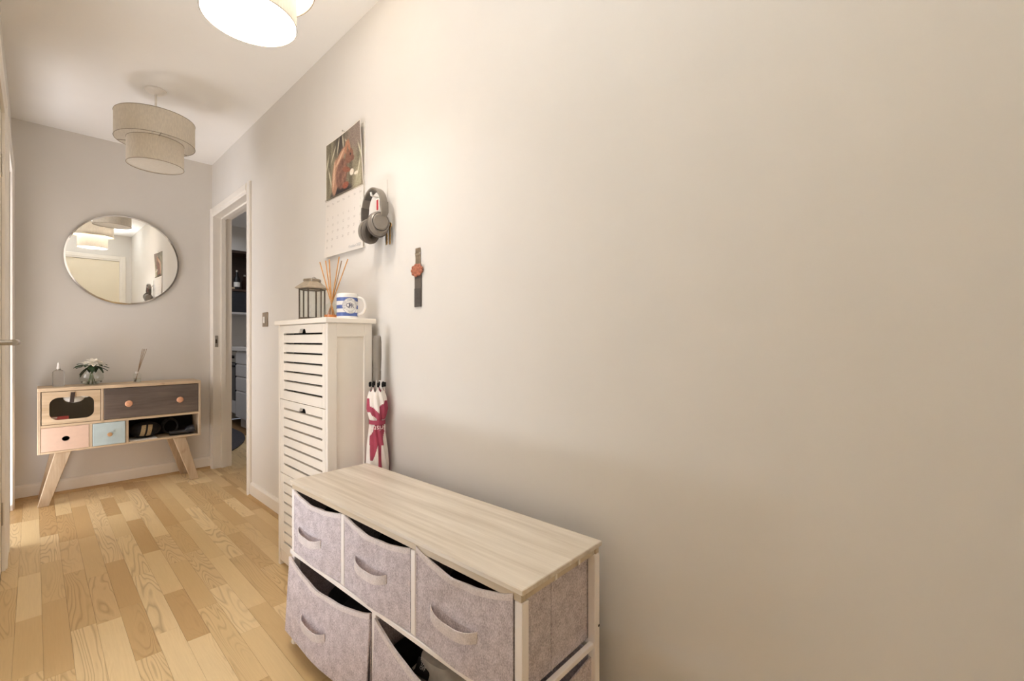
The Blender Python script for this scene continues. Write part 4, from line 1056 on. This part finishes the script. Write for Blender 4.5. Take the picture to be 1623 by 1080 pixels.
# ------------------------------------------------------------------ wall calendar
cal = thing('wall_calendar', 'October wall calendar with a red squirrel photograph on the right wall', 'calendar', (W, 1.985, 1.40))
cy0, cy1 = 2.17, 1.80          # left and right edges as seen
zt, zm, zb = 1.945, 1.675, 1.402
def bow(u, v): return 0.004 + 0.012 * u * u * (0.4 + 0.6 * v)     # page lifts off the wall towards the camera end
rg = random.Random(11)
ph = [rg.uniform(0, 6.28) for _ in range(12)]
def fbm(x, y):
    return sum(math.sin(x * fx + y * fy + ph[i]) * am for i, (fx, fy, am) in enumerate(((9, 2, .3), (17, -3, .26), (31, 5, .2), (5, 9, .25), (47, 8, .14), (13, 16, .14))))
def mixc(a, b, t): t = max(0, min(1, t)); return tuple(a[i] + (b[i] - a[i]) * t for i in range(3))
def ell(u, v, cu, cv, ru, rv, ang=0.0):
    c, s = math.cos(ang), math.sin(ang); du, dv = u - cu, v - cv
    return math.hypot((du * c + dv * s) / ru, (-du * s + dv * c) / rv)
def photo(u, v):                # v down; sRGB 0..1
    n = fbm(u * 1.3, v * 0.6)
    col = mixc((0.36, 0.33, 0.27), (0.66, 0.63, 0.53), 0.5 + 0.7 * n)
    if u < 0.35: col = mixc(col, (0.55, 0.52, 0.42), 0.3)
    col = mixc(col, (0.22, 0.19, 0.17), 1.2 - ell(u, v, 0.42, 0.10, 0.2, 0.36))
    col = mixc(col, (0.52, 0.46, 0.42), (1.1 - ell(u, v, 0.85, 0.15, 0.3, 0.35)) * 1.5)
    for bu, bv, ln, an in ((0.36, 0.16, 0.2, 0.25), (0.5, 0.13, 0.16, -0.1), (0.62, 0.2, 0.14, -0.7), (0.22, 0.25, 0.2, 0.5), (0.9, 0.7, 0.2, 0.35), (0.12, 0.62, 0.25, -0.25), (0.05, 0.35, 0.2, 0.3), (0.95, 0.45, 0.2, -0.3)):
        col = mixc(col, (0.80, 0.78, 0.68), (1.0 - ell(u, v, bu, bv, 0.022, ln, an)) * 1.6)
    col = mixc(col, (0.16, 0.14, 0.14), (1.0 - ell(u, v, 0.42, 0.98, 0.33, 0.16)) * 3)
    # tail, body, head
    tail = min(ell(u, v, 0.27, 0.66, 0.10, 0.34, 0.12), ell(u, v, 0.40, 0.40, 0.24, 0.085, -0.75))
    col = mixc(col, (0.66, 0.49, 0.40), (1.0 - tail) * 6)
    col = mixc(col, (0.80, 0.67, 0.56), (1.0 - min(ell(u, v, 0.235, 0.62, 0.035, 0.28, 0.12), ell(u, v, 0.40, 0.385, 0.2, 0.03, -0.75))) * 3)
    body = ell(u, v, 0.45, 0.66, 0.165, 0.27, 0.15)
    col = mixc(col, mixc((0.40, 0.28, 0.24), (0.54, 0.39, 0.33), 0.5 + fbm(u * 4, v * 4)), (1.0 - body) * 7)
    col = mixc(col, (0.50, 0.34, 0.27), (1.0 - ell(u, v, 0.665, 0.44, 0.115, 0.125, 0.4)) * 7)
    for eu, ev, an in ((0.585, 0.265, 0.15), (0.66, 0.255, -0.25)):
        col = mixc(col, (0.66, 0.46, 0.35), (1.0 - ell(u, v, eu, ev, 0.035, 0.12, an)) * 5)
    col = mixc(col, (0.46, 0.31, 0.25), (1.0 - ell(u, v, 0.75, 0.5, 0.05, 0.05)) * 6)
    col = mixc(col, (0.08, 0.06, 0.06), (1.0 - ell(u, v, 0.70, 0.42, 0.017, 0.022)) * 6)
    col = mixc(col, (0.52, 0.31, 0.23), (1.0 - ell(u, v, 0.58, 0.63, 0.12, 0.045, 0.4)) * 6)
    col = mixc(col, (0.90, 0.86, 0.80), (1.0 - min(ell(u, v, 0.72, 0.72, 0.06, 0.06), ell(u, v, 0.83, 0.77, 0.06, 0.03))) * 4)
    col = mixc(col, (0.55, 0.30, 0.22), (1.0 - ell(u, v, 0.55, 0.88, 0.09, 0.06)) * 6)
    g = (rg.random() - 0.5) * 0.12
    return tuple(c + g for c in col)
def page(nm, z_top, z_bot, colfn, nu, nv, bw, inset=0.0):
    m = MB(); lay = m.bm.loops.layers.float_color.new('print'); G = []
    for i in range(nu + 1):
        u = i / nu
        G.append([m.bm.verts.new((W - bw(u, j / nv) - inset, cy0 + (cy1 - cy0) * u, z_top + (z_bot - z_top) * j / nv)) for j in range(nv + 1)])
    for i in range(nu):
        for j in range(nv):
            f = m.bm.faces.new([G[i][j], G[i][j + 1], G[i + 1][j + 1], G[i + 1][j]])
            c_ = colfn((i + .5) / nu, (j + .5) / nv); cl = lin(tuple(255 * max(0, min(1, q)) for q in c_))
            for l in f.loops: l[lay] = cl
    return m.build(nm, M['vprint'], cal)
up_bow = lambda u, v: 0.005 + 0.016 * u * u * (1 - v) + 0.003 * u
lo_bow = lambda u, v: 0.005 + 0.003 * u + 0.010 * (1 - u) * v * v + 0.004 * u * v
pg = page('photo_page', zt, zm, lambda u, v: photo(u, v) if (0.012 < u < 0.985 and v > 0.01) else (0.93, 0.9, 0.86), 110, 90, up_bow)
lp = page('month_page', zm - 0.001, zb, lambda u, v: (0.89, 0.865, 0.835), 12, 10, lo_bow)
m = MB(); m.box((W - 0.004, cy1, zb + 0.004), (W - 0.0008, cy0, zt - 0.004)); m.build('back_pages', M['paper'], cal, smooth=False)
m = MB()
for k in range(30):
    yy = cy0 + (cy1 - cy0) * (k + 0.5) / 30
    m.tube([(W - up_bow((k + .5) / 30, 1) - 0.002 + 0.004 * math.cos(a), yy, zm + 0.005 * math.sin(a)) for a in [2 * PI * q / 8 for q in range(8)]], 0.0009, 5, True)
sp_ = m.build('spiral_binding', M['rim'], cal); sp_['kind'] = 'stuff'
def on_page(x, y, eps=0.0006):
    u = (cy0 - x) / (cy0 - cy1); v = (zm - y) / (zm - zb)
    return (W - lo_bow(u, v) - eps, x, y)
def ptxt(s, u, v, size, mat_mb, align='CENTER'):
    yc = cy0 + (cy1 - cy0) * u; zc = zm - (zm - zb) * v
    mat_mb.take(text_bm(s, size, align, fn=lambda x, y: on_page(yc - x, zc + y), res=1))
mi = MB()
for i, s in enumerate(('Mon', 'Tue', 'Wed', 'Thu', 'Fri', 'Sat', 'Sun')): ptxt(s, 0.07 + 0.143 * i, 0.10, 0.014, mi)
day = 1
for row in range(6):
    for colm in range(7):
        if row == 0 and colm < 6: continue
        if day > 31: break
        ptxt(str(day), 0.07 + 0.143 * colm, 0.21 + 0.125 * row, 0.017, mi); day += 1
mi.build('day_numbers', M['ink'], lp, smooth=False)['kind'] = 'stuff'
mi = MB(); ptxt('October 2023', 0.955, 0.93, 0.019, mi, 'RIGHT'); mi.build('month_title', M['inkgrey'], lp, smooth=False)
m = MB(); m.ball((W - 0.012, 1.985, zt + 0.012), (0.004, 0.004, 0.004), 10); m.tube([(W, 1.985, zt + 0.012), (W - 0.012, 1.985, zt + 0.012)], 0.0012, 6); m.build('hanging_pin', M['steel'], cal)

# ------------------------------------------------------------------ hook, headphones, keys
hx, hy_, hz = 0.925, 1.618, 1.585
t = thing('wall_hook', 'white adhesive wall hook carrying the grey headphones', 'hook', (W, 1.635, 1.52))
m = MB(); m.box((W - 0.004, 1.622, 1.53), (W, 1.650, 1.65), 0.0015); m.build('adhesive_strip', M['wall'], t)
m = MB(); m.tube([(W - 0.003, 1.636, 1.60), (W - 0.02, 1.634, 1.572), (hx + 0.002, 1.630, 1.570), (hx - 0.016, 1.628, 1.573), (hx - 0.018, 1.628, 1.584)], 0.0045, 8); m.build('hook_arm', M['cable'], t)
hp = thing('headphones', 'grey over-ear headphones hanging from the white wall hook beside the calendar', 'headphones', (hx, 1.63, 1.4))
zc1, zc2 = 1.458, 1.452; yn, yf = 1.572, 1.70
# band: arch in a plane running along the wall, turned a little towards the room
def band_pt(a):
    yc = (yn + yf) / 2 + 0.006; ry = (yf - yn) / 2 + 0.010; top = 1.604; z0 = 1.515
    return Vector((hx + 0.004, yc - ry * math.cos(a), z0 + (top - z0) * math.sin(a)))
def strip(pts, wd, th, nm, mat, parent):
    m = MB(); pts = [Vector(p) for p in pts]; n = len(pts); rows = []
    for i in range(n):
        d = (pts[min(i + 1, n - 1)] - pts[max(i - 1, 0)]).normalized(); s = Vector((1, 0, 0)); nrm = s.cross(d).normalized()
        w_ = wd[i] if isinstance(wd, list) else wd
        rows.append([m.bm.verts.new(pts[i] + s * w_ / 2 * q + nrm * th * r) for q, r in ((-1, -.35), (-.7, -.5), (.7, -.5), (1, -.35), (1, .35), (.7, .5), (-.7, .5), (-1, .35))])
    for a, b in zip(rows, rows[1:]):
        for k in range(8): m.bm.faces.new([a[k], a[(k + 1) % 8], b[(k + 1) % 8], b[k]])
    m.bm.faces.new(rows[0][::-1]); m.bm.faces.new(rows[-1]); bmesh.ops.recalc_face_normals(m.bm, faces=m.bm.faces[:])
    return m.build(nm, mat, parent)
hb = strip([band_pt(PI * k / 24) for k in range(2, 23)], 0.030, 0.008, 'headband', M['hp'], hp)
strip([band_pt(PI * k / 24) - Vector((0, 0, 0.006)) for k in range(6, 19)], 0.026, 0.007, 'band_cushion', M['hpdark'], hb)
arm_n = [band_pt(0.26) + Vector((0, 0.0, 0.004)), band_pt(0.12), Vector((hx + 0.004, yn - 0.008, 1.50)), Vector((hx + 0.002, yn - 0.004, 1.484))]
arm_f = [band_pt(PI - 0.26) + Vector((0, 0, 0.004)), band_pt(PI - 0.12), Vector((hx + 0.004, yf + 0.018, 1.50)), Vector((hx + 0.004, yf + 0.016, 1.476))]
strip(arm_n, [0.034, 0.034, 0.03, 0.024], 0.010, 'slider_arm', M['hp'], hp); strip(arm_f, [0.032, 0.032, 0.03, 0.026], 0.010, 'slider_arm', M['hpdark'], hp)
def earcup(y, z, s, tilt, yaw):
    T = Matrix.Translation((hx - 0.002, y, z)) @ Matrix.Rotation(yaw, 4, 'Z') @ Matrix.Rotation(tilt, 4, 'X') @ Matrix.Rotation(R(90) * s, 4, 'X')
    # local z points outward from the head
    m = MB(); m.lathe([(0, 0.026), (0.029, 0.026), (0.034, 0.022), (0.036, 0.014), (0.0385, 0.006), (0.0385, 0.0), (0, 0.0)], (0, 0, 0), 40, T, False, 1.05, 1.24); c_ = m.build('ear_cup', M['hp'], hp)
    m = MB(); m.lathe([(0, 0.034), (0.024, 0.034), (0.0265, 0.031), (0.028, 0.0255), (0, 0.0255)], (0, 0, 0), 36, T, False, 1.05, 1.2); m.build('cup_disc', M['hp'], c_)
    m = MB(); m.lathe([(0.0285, 0.0262), (0.030, 0.0266), (0.0298, 0.0245)], (0, 0, 0), 36, T, True, 1.05, 1.2); m.build('seam_ring', M['black'], c_)
    m = MB(); m.tube([T @ Vector((0.029 * 1.06 * math.cos(a), 0.029 * 1.32 * math.sin(a), -0.011)) for a in [2 * PI * k / 32 for k in range(32)]], 0.0125, 10, True); m.build('ear_cushion', M['hpdark'], c_)
earcup(1.598, zc1, 1, R(-6), R(-14)); earcup(1.672, zc2 - 0.01, -1, R(10), R(10))
t = thing('key_bunch', 'bunch of keys with a red and white tag behind the headphones', 'keys', (hx - 0.004, 1.6, 1.41))
kx = hx + 0.036
m = MB(); m.tube([(kx - 0.004, 1.628 + 0.011 * math.cos(a), 1.566 + 0.012 * math.sin(a)) for a in [2 * PI * k / 20 for k in range(20)]], 0.0012, 6, True); m.build('key_ring', M['steel'], t)
m = MB(); m.box((hx + 0.002, 1.602, 1.512), (hx + 0.005, 1.626, 1.562), 0.001); tg = m.build('tag', M['paper'], t, smooth=False)
m = MB(); m.box((hx + 0.0003, 1.607, 1.516), (hx + 0.002, 1.620, 1.556), 0.0005); m.build('red_stripe', M['red'], tg, smooth=False)
for yy, mt_ in ((1.600, 'brass'), (1.612, 'steel'), (1.588, 'brass')):
    m = MB(); m.box((kx - 0.002, yy - 0.0035, 1.384), (kx + 0.0, yy + 0.0035, 1.45), 0.0004)
    for q in range(3): m.box((kx - 0.002, yy - 0.005, 1.39 + 0.012 * q), (kx, yy - 0.003, 1.396 + 0.012 * q))
    m.lathe([(0.004, 0), (0.011, 0), (0.011, 0.002), (0.004, 0.002)], (0, 0, 0), 18, Matrix.Translation((kx - 0.002, yy, 1.46)) @ Matrix.Rotation(R(90), 4, 'Y'), True); m.build('key', M[mt_], t)
    kx += 0.003
m = MB(); m.tube([(hx + 0.036, 1.626, 1.556), (hx + 0.036, 1.61, 1.5), (hx + 0.036, 1.602, 1.47)], 0.001, 6); m.build('cord', M['paper'], t)

# ------------------------------------------------------------------ hanging strip on the wall
sy = 1.41
t = thing('hanging_strap', 'narrow grey strap with a copper-red ornament hanging alone on the right wall', 'strap', (W, sy, 1.13))
m = MB(); m.box((W - 0.004, sy - 0.021, 1.13), (W - 0.001, sy + 0.021, 1.246), 0.0008); m.build('lower_band', M['hpdark'], t, smooth=False)
m = MB(); m.box((W - 0.0048, sy - 0.021, 1.13), (W - 0.0035, sy + 0.021, 1.198), 0.0004); m.build('dark_end', plain('charcoal_webbing', (74, 68, 64), 0.8, 0, 0.2, 90), t, smooth=False)
m = MB(); m.box((W - 0.004, sy - 0.015, 1.28), (W - 0.001, sy + 0.015, 1.337), 0.0008); m.build('upper_band', M['nickel'], t, smooth=False)
m = MB(); m.box((W - 0.006, sy - 0.015, 1.320), (W - 0.001, sy + 0.015, 1.329), 0.001); m.build('buckle', M['chrome'], t, smooth=False)
m = MB(); m.box((W - 0.005, sy - 0.014, 1.331), (W - 0.001, sy + 0.014, 1.346), 0.001); m.build('fixing_tab', M['nickel'], t, smooth=False)
m = MB(); rr = random.Random(5)
m.ball((W - 0.008, sy, 1.264), (0.008, 0.026, 0.019), 18)
for k in range(9):
    a = 2 * PI * k / 9; m.ball((W - 0.008, sy + 0.026 * math.cos(a), 1.264 + 0.017 * math.sin(a)), (0.006, 0.011, 0.008), 10)
m.build('ornament', plain('copper_red', (168, 104, 80), 0.55, 0.2, 0.25, 110), t)
